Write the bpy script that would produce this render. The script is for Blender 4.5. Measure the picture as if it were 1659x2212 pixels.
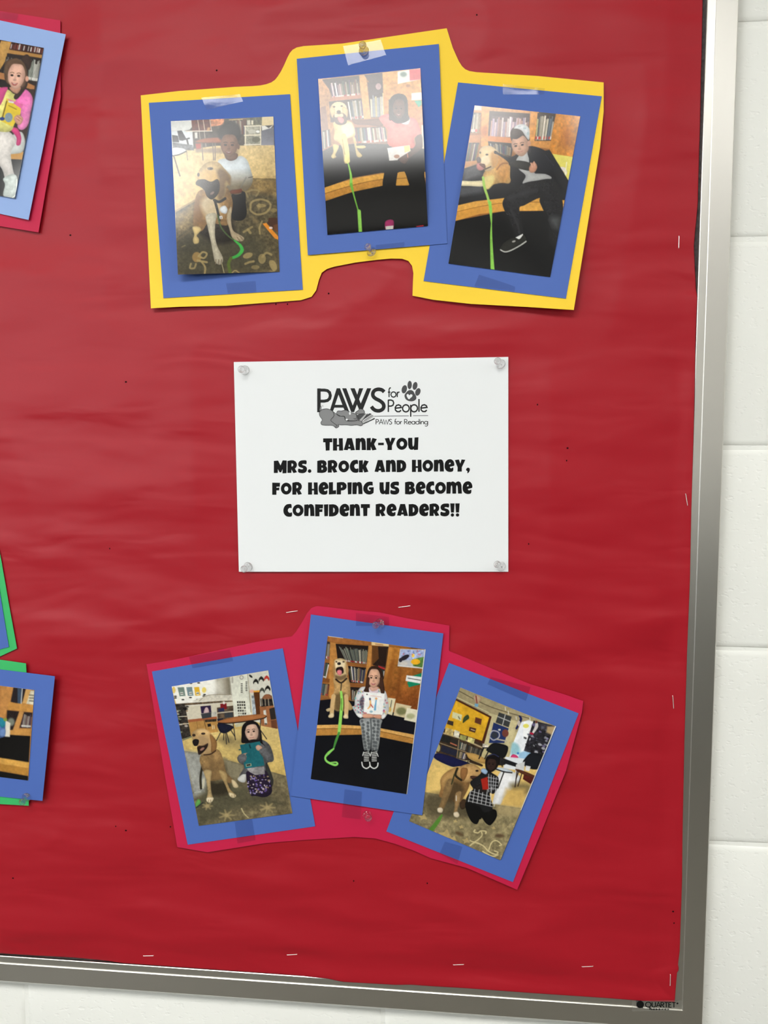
import bpy, bmesh, math, random
import numpy as np
from mathutils import Vector, Matrix
from mathutils.geometry import delaunay_2d_cdt

for _o in list(bpy.data.objects):
    bpy.data.objects.remove(_o)
SC = bpy.context.scene
COL = SC.collection

# ------------------------------------------------------------------ camera
# world: x along the wall, y into the wall, z up; metres; the board face is y = 0
FPX, CX0, CY0 = 1800.0, 829.5, 1106.0
PA, PB, PC = 0.0690, 0.0956, 0.0075
CAM = np.array([0.0957, -0.8483, 0.0124])
def _rot(a, b, c):
    ca, sa, cb, sb, cc, sc = math.cos(a), math.sin(a), math.cos(b), math.sin(b), math.cos(c), math.sin(c)
    base = np.array([[1, 0, 0], [0, 0, -1], [0, 1, 0.]])
    return (np.array([[cc, -sc, 0], [sc, cc, 0], [0, 0, 1]]) @ np.array([[1, 0, 0], [0, ca, -sa], [0, sa, ca]])
            @ np.array([[cb, 0, sb], [0, 1, 0], [-sb, 0, cb]]) @ base)
RC = _rot(PA, PB, PC)
cd = bpy.data.cameras.new('camera')
cam = bpy.data.objects.new('camera', cd)
COL.objects.link(cam)
cd.sensor_fit = 'HORIZONTAL'
cd.sensor_width = 36.0
cd.lens = 36.0 * FPX / 1659.0
cd.clip_start = 0.01
m4 = Matrix.Identity(4)
for i in range(3):
    m4[i][0] = RC[0, i]
    m4[i][1] = -RC[1, i]
    m4[i][2] = -RC[2, i]
    m4[i][3] = CAM[i]
cam.matrix_world = m4
SC.camera = cam

# ------------------------------------------------------------------ light and exposure
world = bpy.data.worlds.new('corridor_daylight')
SC.world = world
world.use_nodes = True
world.node_tree.nodes['Background'].inputs[0].default_value = (0.93, 0.97, 1.0, 1)
world.node_tree.nodes['Background'].inputs[1].default_value = 0.6
ADDED_WINDOW_RADIANCE = 7.5             # unseen window added to give the red paper sheen on its left
LAMP_RADIANCE = 19.5           # the ceiling troffers, built below as things of the corridor
SC.view_settings.view_transform = 'Standard'
SC.view_settings.look = 'None'
SC.view_settings.gamma = 1.0
SC.view_settings.use_curve_mapping = False
SC.view_settings.exposure = -0.11

# ------------------------------------------------------------------ helpers
def lin(c):
    c = np.asarray(c, float) / 255.0
    return np.where(c <= 0.04045, c / 12.92, ((c + 0.055) / 1.055) ** 2.4)
def board(u, v, h=0.002):
    """photo survey point -> metres on the plane h in front of the board"""
    u = np.asarray(u, float); v = np.asarray(v, float); h = np.asarray(h, float)
    d = np.stack([(u - CX0) / FPX, (v - CY0) / FPX, np.ones_like(u)], -1) @ RC
    t = (-h - CAM[1]) / d[..., 1]
    return CAM + d * t[..., None]
def survey(x, y, z):
    q = RC @ (np.array([np.asarray(x, float) + 0 * z, np.asarray(y, float) + 0 * x, np.asarray(z, float) + 0 * x]) - CAM.reshape((3,) + (1,) * np.ndim(x))).reshape(3, -1)
    return (FPX * q[0] / q[2] + CX0).reshape(np.shape(x)), (FPX * q[1] / q[2] + CY0).reshape(np.shape(x))
def mesh_obj(name, verts, faces, mat, parent=None, smooth=False, loc=None):
    me = bpy.data.meshes.new(name)
    v = np.asarray(verts, float)
    if loc is not None:
        v = v - np.asarray(loc, float)
    me.from_pydata(v.tolist(), [], [tuple(int(i) for i in f) for f in faces])
    if smooth:
        me.polygons.foreach_set('use_smooth', [True] * len(me.polygons))
    me.update()
    if mat:
        me.materials.append(mat)
    o = bpy.data.objects.new(name, me)
    COL.objects.link(o)
    if parent is not None:
        o.parent = parent
    elif loc is not None:
        o.location = loc
    return o
def empty(name, loc, label=None, cat=None, group=None):
    o = bpy.data.objects.new(name, None)
    o.empty_display_size = 0.02
    o.location = loc
    COL.objects.link(o)
    if label: tag(o, label, cat, group)
    return o
def tag(o, label, cat, group=None):
    o['label'] = label
    o['category'] = cat
    if group: o['group'] = group
    return o
def struct(o, label=None):
    o['kind'] = 'structure'
    if label: o['label'] = label
    return o
def mat(name, col, rough=0.6, spec=0.5, metal=0.0, bump=None, var=None, **kw):
    m = bpy.data.materials.new(name)
    m.use_nodes = True
    nt = m.node_tree
    b = nt.nodes['Principled BSDF']
    c = tuple(lin(col)) + (1,)
    b.inputs['Base Color'].default_value = c
    b.inputs['Roughness'].default_value = rough
    b.inputs['Specular IOR Level'].default_value = spec
    b.inputs['Metallic'].default_value = metal
    tc = nt.nodes.new('ShaderNodeTexCoord')
    if var:
        n = nt.nodes.new('ShaderNodeTexNoise')
        n.inputs['Scale'].default_value = var[0]
        n.inputs['Detail'].default_value = 4
        nt.links.new(tc.outputs['Object'], n.inputs['Vector'])
        r = nt.nodes.new('ShaderNodeValToRGB')
        a = var[1]
        r.color_ramp.elements[0].position = 0.3
        r.color_ramp.elements[1].position = 0.7
        r.color_ramp.elements[0].color = tuple(min(1, x * (1 - a)) for x in c[:3]) + (1,)
        r.color_ramp.elements[1].color = tuple(min(1, x * (1 + a)) for x in c[:3]) + (1,)
        nt.links.new(n.outputs['Fac'], r.inputs['Fac'])
        nt.links.new(r.outputs['Color'], b.inputs['Base Color'])
    if bump:
        n = nt.nodes.new('ShaderNodeTexNoise')
        n.inputs['Scale'].default_value = bump[0]
        n.inputs['Detail'].default_value = 5
        nt.links.new(tc.outputs['Object'], n.inputs['Vector'])
        bp = nt.nodes.new('ShaderNodeBump')
        bp.inputs['Strength'].default_value = bump[1]
        bp.inputs['Distance'].default_value = bump[2]
        nt.links.new(n.outputs['Fac'], bp.inputs['Height'])
        nt.links.new(bp.outputs['Normal'], b.inputs['Normal'])
    for k, v in kw.items():
        b.inputs[k].default_value = v
    return m
def homog(src, dst):
    A = []
    for (x, y), (u, v) in zip(src, dst):
        A.append([x, y, 1, 0, 0, 0, -u * x, -u * y]); A.append([0, 0, 0, x, y, 1, -v * x, -v * y])
    h = np.linalg.solve(np.array(A, float), np.array(dst, float).reshape(-1))
    return np.append(h, 1).reshape(3, 3)
def happly(H, x, y):
    w = H[2, 0] * x + H[2, 1] * y + H[2, 2]
    return (H[0, 0] * x + H[0, 1] * y + H[0, 2]) / w, (H[1, 0] * x + H[1, 1] * y + H[1, 2]) / w
UNIT = [(0, 0), (1, 0), (1, 1), (0, 1)]

def sheet(name, corners, hf, material, parent=None, nx=24, ny=24, th=0.0003, loc=None, colours=None):
    """a thin sheet with real thickness: corners TL,TR,BR,BL; hf(u, v, s, t) gives its distance from the board"""
    H = homog(UNIT, corners)
    s, t = np.meshgrid(np.linspace(0, 1, nx), np.linspace(0, 1, ny))
    u, v = happly(H, s, t)
    h = hf(u, v, s, t) + np.zeros_like(u)
    F = board(u, v, h).reshape(-1, 3)
    n = nx * ny
    idx = np.arange(n).reshape(ny, nx)
    q = np.stack([idx[:-1, :-1], idx[1:, :-1], idx[1:, 1:], idx[:-1, 1:]], -1).reshape(-1, 4)
    rim = np.concatenate([idx[0, :-1], idx[:-1, -1], idx[-1, :0:-1], idx[:0:-1, 0]])
    R = F[rim]; Bk = R.copy(); Bk[:, 1] += th
    k = len(rim)
    verts = np.concatenate([F, R, Bk])
    ring = np.arange(k)
    side = np.stack([n + ring, n + (ring + 1) % k, n + k + (ring + 1) % k, n + k + ring], -1)
    if loc is not None:
        verts = verts - np.asarray(loc)
    me = bpy.data.meshes.new(name)
    me.vertices.add(len(verts)); me.vertices.foreach_set('co', verts.astype(np.float32).ravel())
    quads = np.concatenate([q, side])
    nq = len(quads)
    me.loops.add(nq * 4)
    me.loops.foreach_set('vertex_index', quads.ravel().astype(np.int32))
    me.polygons.add(nq)
    me.polygons.foreach_set('loop_start', (np.arange(nq) * 4).astype(np.int32))
    sm = np.zeros(nq, bool); sm[:len(q)] = True
    me.polygons.foreach_set('use_smooth', sm)
    me.update(calc_edges=True)
    me.validate()
    me.materials.append(material)
    if colours is not None:
        a = me.color_attributes.new('print', 'FLOAT_COLOR', 'POINT')
        c = np.ones((len(verts), 4), np.float32) * 0.8
        c[:n, :3] = colours.reshape(-1, 3)
        c[:, 3] = 1
        a.data.foreach_set('color', c.ravel())
    o = bpy.data.objects.new(name, me)
    COL.objects.link(o)
    if parent is not None: o.parent = parent
    elif loc is not None: o.location = loc
    return o
def inside(P, x, y):
    r = np.zeros_like(x, bool)
    n = len(P)
    for i in range(n):
        (x0, y0), (x1, y1) = P[i], P[(i + 1) % n]
        if y0 != y1:
            c = ((y0 > y) != (y1 > y)) & (x < (x1 - x0) * (y - y0) / (y1 - y0) + x0)
            r ^= c
    return r
def segdist(P, x, y, closed=True):
    d = np.full(x.shape, 1e9)
    n = len(P)
    for i in range(n if closed else n - 1):
        (x0, y0), (x1, y1) = P[i], P[(i + 1) % n]
        dx, dy = x1 - x0, y1 - y0
        L = dx * dx + dy * dy + 1e-12
        t = np.clip(((x - x0) * dx + (y - y0) * dy) / L, 0, 1)
        d = np.minimum(d, (x - x0 - t * dx) ** 2 + (y - y0 - t * dy) ** 2)
    return np.sqrt(d)
def catmull(P, closed=True, k=5):
    P = np.asarray(P, float)
    n = len(P)
    if n < 3: return [tuple(p) for p in P]
    out = []
    for i in range(n if closed else n - 1):
        if closed:
            a, b, c, d = P[(i - 1) % n], P[i], P[(i + 1) % n], P[(i + 2) % n]
        else:
            a, b, c, d = P[max(i - 1, 0)], P[i], P[i + 1], P[min(i + 2, n - 1)]
        for j in range(k):
            t = j / k
            out.append(tuple(0.5 * ((2 * b) + (c - a) * t + (2 * a - 5 * b + 4 * c - d) * t * t + (3 * b - a - 3 * c + d) * t ** 3)))
    if not closed: out.append(tuple(P[-1]))
    return out
def cutout(name, outline, hf, material, parent=None, step=14, th=0.0003, loc=None):
    """a sheet cut to an outline (survey points), gently bent by hf(u, v)"""
    pts = []
    n = len(outline)
    for i in range(n):
        a, b = np.array(outline[i], float), np.array(outline[(i + 1) % n], float)
        k = max(1, int(np.hypot(*(b - a)) / step))
        for j in range(k):
            pts.append(tuple(a + (b - a) * j / k))
    nb = len(pts)
    A = np.array(pts)
    gx, gy = np.meshgrid(np.arange(A[:, 0].min(), A[:, 0].max(), step), np.arange(A[:, 1].min(), A[:, 1].max(), step))
    gx = gx.ravel(); gy = gy.ravel()
    ok = inside(pts, gx, gy) & (segdist(pts, gx, gy) > step * 0.5)
    allp = pts + list(zip(gx[ok], gy[ok]))
    r = delaunay_2d_cdt([Vector(p) for p in allp], [(i, (i + 1) % nb) for i in range(nb)], [list(range(nb))], 1, 1e-6)
    vs = np.array([tuple(p) for p in r[0]])
    h = hf(vs[:, 0], vs[:, 1]) + np.zeros(len(vs))
    V = board(vs[:, 0], vs[:, 1], h)
    fs = [tuple(f) for f in r[2]]
    # find boundary loop in order
    key = {}
    for f in fs:
        for i in range(len(f)):
            e = (f[i], f[(i + 1) % len(f)])
            key[e] = 1
    bd = [e for e in key if (e[1], e[0]) not in key]
    nxt = {a: b for a, b in bd}
    k0 = bd[0][0]; loop = [k0]
    while nxt[loop[-1]] != k0: loop.append(nxt[loop[-1]])
    V2 = V[loop].copy()
    V3 = V2.copy(); V3[:, 1] += th
    N = len(V); K = len(loop)
    faces = [(f[2], f[1], f[0]) for f in fs]
    faces += [(N + i, N + (i + 1) % K, N + K + (i + 1) % K, N + K + i) for i in range(K)]
    o = mesh_obj(name, np.concatenate([V, V2, V3]), faces, material, parent, loc=loc)
    me = o.data
    me.polygons.foreach_set('use_smooth', [i < len(fs) for i in range(len(me.polygons))])
    bm = bmesh.new(); bm.from_mesh(me)
    bm.normal_update()
    if sum(f.normal.y * f.calc_area() for f in list(bm.faces)[:len(fs)]) > 0:
        bmesh.ops.reverse_faces(bm, faces=list(bm.faces)[:len(fs)])
    bm.to_mesh(me); bm.free()
    return o
def boxes_mesh(name, boxes, material, parent=None, loc=None):
    V = []; F = []
    for (x0, x1, y0, y1, z0, z1) in boxes:
        n = len(V)
        V += [(x, y, z) for x in (x0, x1) for y in (y0, y1) for z in (z0, z1)]
        F += [tuple(n + i for i in f) for f in ((0, 1, 3, 2), (4, 6, 7, 5), (0, 4, 5, 1), (2, 3, 7, 6), (0, 2, 6, 4), (1, 5, 7, 3))]
    return mesh_obj(name, V, F, material, parent, loc=loc)

# ------------------------------------------------------------------ materials
def wall_material():
    m = mat('painted_block', (235, 236, 230), 0.5, 0.3)
    nt = m.node_tree; b = nt.nodes['Principled BSDF']
    tc = nt.nodes.new('ShaderNodeTexCoord')
    geo = nt.nodes.new('ShaderNodeNewGeometry')
    n1 = nt.nodes.new('ShaderNodeTexNoise'); n1.inputs['Scale'].default_value = 150; n1.inputs['Detail'].default_value = 2
    n1.inputs['Roughness'].default_value = 0.55
    mp = nt.nodes.new('ShaderNodeMapping'); mp.inputs['Scale'].default_value = (0.75, 1, 1.25)
    nt.links.new(geo.outputs['Position'], mp.inputs['Vector'])
    nt.links.new(mp.outputs['Vector'], n1.inputs['Vector'])
    r1 = nt.nodes.new('ShaderNodeValToRGB')         # pits in the block under thick paint
    r1.color_ramp.elements[0].position = 0.28; r1.color_ramp.elements[0].color = (0, 0, 0, 1)
    r1.color_ramp.elements[1].position = 0.42; r1.color_ramp.elements[1].color = (1, 1, 1, 1)
    nt.links.new(n1.outputs['Fac'], r1.inputs['Fac'])
    n2 = nt.nodes.new('ShaderNodeTexNoise'); n2.inputs['Scale'].default_value = 30; n2.inputs['Detail'].default_value = 5
    nt.links.new(geo.outputs['Position'], n2.inputs['Vector'])
    add = nt.nodes.new('ShaderNodeMath'); add.operation = 'MULTIPLY_ADD'
    add.inputs[1].default_value = 0.6
    nt.links.new(r1.outputs['Color'], add.inputs[0]); nt.links.new(n2.outputs['Fac'], add.inputs[2])
    bp = nt.nodes.new('ShaderNodeBump'); bp.inputs['Strength'].default_value = 0.42; bp.inputs['Distance'].default_value = 0.0010
    nt.links.new(add.outputs[0], bp.inputs['Height'])
    nt.links.new(bp.outputs['Normal'], b.inputs['Normal'])
    return m
M = {}
M['wall'] = wall_material()
M['red'] = mat('red_bulletin_paper', (160, 20, 34), 0.45, 0.28, bump=(900, 0.12, 0.0003))
def red_relief(m):
    nt = m.node_tree; b = nt.nodes['Principled BSDF']
    geo = nt.nodes.new('ShaderNodeNewGeometry')
    prev = nt.nodes['Bump'].outputs['Normal']
    for sc, dist, dt, rot in (((4.2, 1, 17), 0.0042, 2, 0.10), ((9, 1, 26), 0.0022, 2, -0.35)):      # soft creases from the roll
        mp = nt.nodes.new('ShaderNodeMapping'); mp.inputs['Scale'].default_value = sc; mp.inputs['Rotation'].default_value = (0, rot, 0)
        n = nt.nodes.new('ShaderNodeTexNoise'); n.inputs['Scale'].default_value = 1.0; n.inputs['Detail'].default_value = dt; n.inputs['Roughness'].default_value = 0.4
        n.inputs['Distortion'].default_value = 0.6
        nt.links.new(geo.outputs['Position'], mp.inputs['Vector']); nt.links.new(mp.outputs['Vector'], n.inputs['Vector'])
        bp = nt.nodes.new('ShaderNodeBump'); bp.inputs['Strength'].default_value = 1.0; bp.inputs['Distance'].default_value = dist
        nt.links.new(n.outputs['Fac'], bp.inputs['Height']); nt.links.new(prev, bp.inputs['Normal'])
        prev = bp.outputs['Normal']
    nt.links.new(prev, b.inputs['Normal'])
red_relief(M['red'])
M['yellow'] = mat('yellow_card', (246, 206, 46), 0.6, 0.4, bump=(700, 0.1, 0.0003))
M['magenta'] = mat('magenta_card', (190, 22, 66), 0.6, 0.3, bump=(700, 0.1, 0.0003))
M['green'] = mat('green_card', (52, 178, 98), 0.55, 0.4, bump=(700, 0.1, 0.0003))
M['blue'] = mat('blue_card', (71, 102, 176), 0.6, 0.35, bump=(700, 0.12, 0.0003))
M['white'] = mat('white_copy_paper', (229, 232, 233), 0.65, 0.25, bump=(600, 0.05, 0.0002))
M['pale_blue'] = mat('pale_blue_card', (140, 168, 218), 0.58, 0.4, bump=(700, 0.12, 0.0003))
M['ink'] = mat('black_toner', (14, 15, 15), 0.6, 0.15)
M['ink_dark'] = mat('charcoal_toner', (38, 39, 39), 0.6, 0.15)
M['ink_mid'] = mat('grey_toner', (76, 77, 78), 0.6, 0.15)
M['ink_soft'] = mat('mid_grey_toner', (128, 129, 130), 0.55, 0.4)
M['ink_pale'] = mat('pale_grey_toner', (172, 173, 173), 0.55, 0.4)
def alu():
    m = mat('brushed_aluminium', (216, 214, 208), 0.34, 0.5, metal=1.0)
    nt = m.node_tree; b = nt.nodes['Principled BSDF']
    b.inputs['Anisotropic'].default_value = 0.5
    return m
M['alu'] = alu()
M['cork'] = mat('dark_cork', (70, 62, 62), 0.9, 0.2, var=(300, 0.4))
M['backer'] = mat('board_backing', (110, 98, 120), 0.8, 0.2)
M['staple'] = mat('staple_wire', (236, 232, 226), 0.3, 0.5, metal=0.6)
M['steel'] = mat('pin_steel', (190, 190, 190), 0.25, 0.5, metal=1.0)
M['hole'] = mat('pin_hole', (34, 8, 10), 0.9, 0.1)
def clear_plastic():
    m = mat('clear_plastic', (250, 248, 248), 0.06, 0.5)
    b = m.node_tree.nodes['Principled BSDF']
    b.inputs['Transmission Weight'].default_value = 1.0
    b.inputs['IOR'].default_value = 1.45
    nt = m.node_tree
    out = nt.nodes['Material Output']
    tr = nt.nodes.new('ShaderNodeBsdfTransparent'); tr.inputs[0].default_value = (.97, .97, .97, 1)
    mx = nt.nodes.new('ShaderNodeMixShader'); mx.inputs[0].default_value = 0.45
    nt.links.new(b.outputs[0], mx.inputs[1]); nt.links.new(tr.outputs[0], mx.inputs[2]); nt.links.new(mx.outputs[0], out.inputs[0])
    return m
M['plastic'] = clear_plastic()
def film(name, tint, gloss, rough):
    m = bpy.data.materials.new(name); m.use_nodes = True
    nt = m.node_tree; nt.nodes.clear()
    out = nt.nodes.new('ShaderNodeOutputMaterial')
    mx = nt.nodes.new('ShaderNodeMixShader'); mx.inputs[0].default_value = gloss
    tr = nt.nodes.new('ShaderNodeBsdfTransparent'); tr.inputs[0].default_value = tint + (1,)
    gl = nt.nodes.new('ShaderNodeBsdfGlossy'); gl.inputs['Roughness'].default_value = rough
    nt.links.new(tr.outputs[0], mx.inputs[1]); nt.links.new(gl.outputs[0], mx.inputs[2])
    nt.links.new(mx.outputs[0], out.inputs[0])
    n = nt.nodes.new('ShaderNodeTexNoise'); n.inputs['Scale'].default_value = 260; n.inputs['Detail'].default_value = 3
    tc = nt.nodes.new('ShaderNodeTexCoord'); nt.links.new(tc.outputs['Object'], n.inputs['Vector'])
    bp = nt.nodes.new('ShaderNodeBump'); bp.inputs['Strength'].default_value = 0.1; bp.inputs['Distance'].default_value = 0.0004
    nt.links.new(n.outputs['Fac'], bp.inputs['Height']); nt.links.new(bp.outputs['Normal'], gl.inputs['Normal'])
    return m
M['tape'] = film('clear_tape', (0.85, 0.86, 0.89), 0.034, 0.10)
M['label_film'] = film('clear_label', (0.97, 0.97, 0.95), 0.16, 0.6)
def print_material():
    m = mat('glossy_photo_print', (200, 200, 200), 0.16, 0.48)
    nt = m.node_tree; b = nt.nodes['Principled BSDF']
    a = nt.nodes.new('ShaderNodeVertexColor'); a.layer_name = 'print'
    nt.links.new(a.outputs['Color'], b.inputs['Base Color'])
    return m
M['print'] = print_material()
M['ceiling'] = mat('ceiling_tile', (228, 228, 222), 0.9, 0.2, bump=(60, 0.3, 0.002))
M['floor'] = mat('brown_vinyl_floor', (98, 95, 87), 0.4, 0.4, var=(8, 0.15))
M['far_wall'] = mat('far_wall_paint', (206, 206, 202), 0.7, 0.3)
M['lockers'] = mat('dark_wainscot', (88, 88, 82), 0.6, 0.3)
M['lamp_frame'] = mat('lamp_frame_white', (230, 230, 230), 0.5, 0.3)
def emitter(name, strength, col=(1.0, 0.99, 0.96)):
    m = bpy.data.materials.new(name); m.use_nodes = True
    nt = m.node_tree; nt.nodes.clear()
    out = nt.nodes.new('ShaderNodeOutputMaterial'); e = nt.nodes.new('ShaderNodeEmission')
    e.inputs[0].default_value = col + (1,); e.inputs[1].default_value = strength
    nt.links.new(e.outputs[0], out.inputs[0])
    return m
M['lamp'] = emitter('lamp_diffuser', LAMP_RADIANCE)
M['added_glow'] = emitter('added_window_glow', ADDED_WINDOW_RADIANCE, (0.93, 0.97, 1.0))

# ------------------------------------------------------------------ the corridor
ZF, ZC, YF = -1.50, 1.22, -3.3
XL, XR = -6.0, 6.0
YW = 0.0125                                     # face of the mortar joints
floor = struct(boxes_mesh('floor', [(XL, XR, YF, YW + 0.1, ZF - 0.1, ZF)], M['floor']))
ceiling = struct(boxes_mesh('ceiling', [(XL, XR, YF, YW + 0.1, ZC, ZC + 0.1)], M['ceiling']))
WX0, WX1, WZ0, WZ1 = -3.5, -1.25, -0.25, 1.0        # added window, out of view, placed so the red paper mirrors its glow
wf = struct(boxes_mesh('wall_front', [(XL, WX0, YF - 0.1, YF, -0.25, ZC), (WX1, XR, YF - 0.1, YF, -0.25, ZC), (WX0, WX1, YF - 0.1, YF, WZ1, ZC)], M['far_wall']))
we = struct(boxes_mesh('wall_right', [(XR, XR + 0.1, YF, YW + 0.1, ZF, ZC)], M['far_wall']))
win = struct(boxes_mesh('added_window', [(WX0, WX1, YF - 0.06, YF - 0.05, WZ0, WZ1)], M['added_glow']))
boxes_mesh('added_window_frame', [(WX0, WX1, YF - 0.05, YF + 0.01, WZ0, WZ0 + 0.05), (WX0, WX1, YF - 0.05, YF + 0.01, WZ1 - 0.05, WZ1)] +
           [(x, x + 0.05, YF - 0.05, YF + 0.01, WZ0 + 0.05, WZ1 - 0.05) for x in (WX0, (WX0 + WX1) / 2, WX1 - 0.05)], M['lamp_frame'], win)
boxes_mesh('wainscot', [(XL, XR, YF - 0.1, YF + 0.02, ZF, -0.25)], M['lockers'], wf)

wall = struct(boxes_mesh('wall_back', [(XL, XR, YW + 0.0022, YW + 0.1, ZF, ZC)], M['wall']))
def block_mesh(w, h, d, seed):
    """one concrete block face: rounded, slightly uneven edges"""
    rnd = random.Random(seed)
    def ring(ix, y, jit=0.0):
        x0, x1, z0, z1 = -w / 2 + ix, w / 2 - ix, -h / 2 + ix, h / 2 - ix
        P = []
        for a, b in (((x0, z0), (x1, z0)), ((x1, z0), (x1, z1)), ((x1, z1), (x0, z1)), ((x0, z1), (x0, z0))):
            k = 6
            for j in range(k):
                t = j / k
                P.append((a[0] + (b[0] - a[0]) * t + rnd.uniform(-jit, jit), y, a[1] + (b[1] - a[1]) * t + rnd.uniform(-jit, jit)))
        return P
    rings = [ring(0, d, 0), ring(0.0003, 0.0024, 0.0005), ring(0.0020, 0.0009, 0.0006), ring(0.0060, 0.0, 0.0006)]
    V = sum(rings, []); n = len(rings[0]); F = []
    for r in range(3):
        F += [(r * n + i, r * n + (i + 1) % n, (r + 1) * n + (i + 1) % n, (r + 1) * n + i) for i in range(n)]
    F.append(tuple(range(3 * n, 4 * n)))
    me = bpy.data.meshes.new('block'); me.from_pydata(V, [], F)
    me.polygons.foreach_set('use_smooth', [True] * len(me.polygons))
    me.update(); me.materials.append(M['wall'])
    return me
blocks = [block_mesh(0.4064 - 0.0028, 0.2032 - 0.0028, 0.012, i) for i in range(6)]
rb = random.Random(3)
zj0 = 0.2251
for r in range(-5, 9):
    zc = zj0 - 0.2032 * r + 0.1016
    if zc > ZC - 0.02 or zc < ZF + 0.02: continue
    off = -0.39 if r % 2 == 1 else -0.39 + 0.2032
    for k in range(-4, 6):
        o = bpy.data.objects.new('block', rb.choice(blocks))
        COL.objects.link(o)
        o.parent = wall
        o.location = (off + 0.4064 * k + 0.2032, YW + rb.uniform(0, 0.0004), zc)
        o.rotation_euler = (rb.uniform(-.002, .002), 0, rb.uniform(-.002, .002))

# fluorescent troffers in one row down the corridor
def troffer(x, y, lab):
    t = empty('ceiling_light', (x, y, ZC - 0.02), lab, 'ceiling light', 'troffers along the corridor')
    W, D = 1.2, 0.60
    boxes_mesh('frame', [(-W/2 - .03, W/2 + .03, -D/2 - .03, -D/2, -.012, .022), (-W/2 - .03, W/2 + .03, D/2, D/2 + .03, -.012, .022),
                         (-W/2 - .03, -W/2, -D/2, D/2, -.012, .022), (W/2, W/2 + .03, -D/2, D/2, -.012, .022)], M['lamp_frame'], t)
    boxes_mesh('diffuser', [(-W/2, W/2, -D/2, D/2, -.004, .018)], M['lamp'], t)
    return t
for lx in (-5.1, -2.7, -0.3, 2.1, 4.5):
    troffer(lx, -1.72, 'flat white fluorescent troffer set in the corridor ceiling')

# ------------------------------------------------------------------ bulletin board
XO, ZB = 0.3468, -0.5461            # outer edge of the right rail, inner edge of the bottom rail
RW = 0.0286
BL_, BT = XO - 1.829, ZB - RW + 1.2192
brd = empty('bulletin_board', (XO - 0.9145, 0.008, ZB - RW), 'aluminium framed bulletin board covered in red paper', 'bulletin board')
BO = np.array(brd.location)
boxes_mesh('panel', [(BL_ + 0.004, XO - 0.004, 0.0, YW - 0.0005, ZB - RW + 0.004, BT - 0.004)], M['cork'], brd, loc=BO)
PROF = [(0.0, 0.0), (0.0, -0.0036), (0.0006, -0.0041), (0.0074, -0.0044), (0.0075, -0.0052), (0.0080, -0.0056), (0.0276, -0.0056), (RW, -0.0046), (RW, YW - 0.0005), (0.004, YW - 0.0005)]
def rail(name, p0, p1, outw):
    """mitred extrusion: p0, p1 are the inner corners (x, z), outw the outward direction"""
    p0, p1, outw = map(lambda a: np.array(a, float), (p0, p1, outw))
    al = (p1 - p0) / np.linalg.norm(p1 - p0)
    V = []
    for e, p in ((-1, p0), (1, p1)):
        for u, y in PROF:
            q = p + outw * u + al * e * u
            V.append((q[0], y, q[1]))
    n = len(PROF)
    F = [(i, (i + 1) % n, n + (i + 1) % n, n + i) for i in range(n)] + [tuple(range(n))[::-1], tuple(range(n, 2 * n))]
    o = mesh_obj(name, V, F, M['alu'], brd, loc=BO)
    bm = bmesh.new(); bm.from_mesh(o.data); bmesh.ops.recalc_face_normals(bm, faces=bm.faces); bm.to_mesh(o.data); bm.free()
    return o
ix0, ix1, iz0, iz1 = BL_ + RW, XO - RW, ZB, BT - RW
rail('frame_rail', (ix1, iz0), (ix1, iz1), (1, 0))
bot = rail('frame_rail', (ix0, iz0), (ix1, iz0), (0, -1))
rail('frame_rail', (ix0, iz0), (ix0, iz1), (-1, 0))
rail('frame_rail', (ix0, iz1), (ix1, iz1), (0, 1))

# ------------------------------------------------------------------ outlines of the pinned sheets (survey points)
YEL = ([(304, 206), (386, 196.6), (507, 187.7), (545, 186), (562, 184.6), (575, 182), (586, 178), (594, 172.5), (600, 165), (607, 154), (614, 140), (621, 124), (626, 114.5), (632, 107.5), (641, 102.5), (656, 99.5), (740, 94), (965, 61), (972, 84), (978, 103), (985, 119), (991, 132), (998, 143), (1005, 149.5), (1014, 153.5), (1030, 156), (1160, 164), (1304, 178),
        (1304, 240), (1296, 320), (1272, 470), (1239.5, 669.6), (1138, 663), (1017, 656.5), (936, 647.6), (891, 638.7), (892, 610), (893, 590), (890, 574), (882, 563.5), (869, 559), (845, 558.5), (816, 561), (768, 567), (722, 576), (706, 581),
        (695, 589), (689, 604), (683, 627), (673, 641), (650, 648.4), (488, 660.6), (389, 662.5), (326, 666), (315, 440)])
MAG = [(316.5, 1435), (378, 1425), (470, 1405), (557, 1386), (600, 1379), (630, 1375), (640, 1364), (652, 1345), (663, 1325), (672, 1314), (684, 1309), (773, 1319), (821, 1323), (881, 1336), (971, 1351.5), (970, 1406), (1060, 1443), (1146, 1478), (1220, 1500),
       (1260, 1514.5), (1257, 1539), (1222, 1667), (1168, 1800), (1117, 1922), (1009, 1875), (931, 1854), (893, 1837), (851, 1822), (810, 1811), (764, 1808), (663, 1814), (575, 1821), (448, 1841), (396, 1832), (383, 1830), (352, 1650)]
MAGL = [(-420, -40), (60, 33), (130.4, 44), (131, 209), (118, 300), (83, 502), (-60, 479), (-420, 420)]
GRA = [(-340, 1055), (-45, 1000), (-18, 1100), (3, 1212), (20, 1310), (36.7, 1401), (0, 1418), (-270, 1542)]
GRB = [(-420, 1375), (0, 1425), (56, 1433), (57, 1452), (60, 1600), (62, 1740.5), (0, 1737), (-420, 1705)]
NC = [(505, 782), (1098, 771), (1098, 1235), (516, 1235)]

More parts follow.
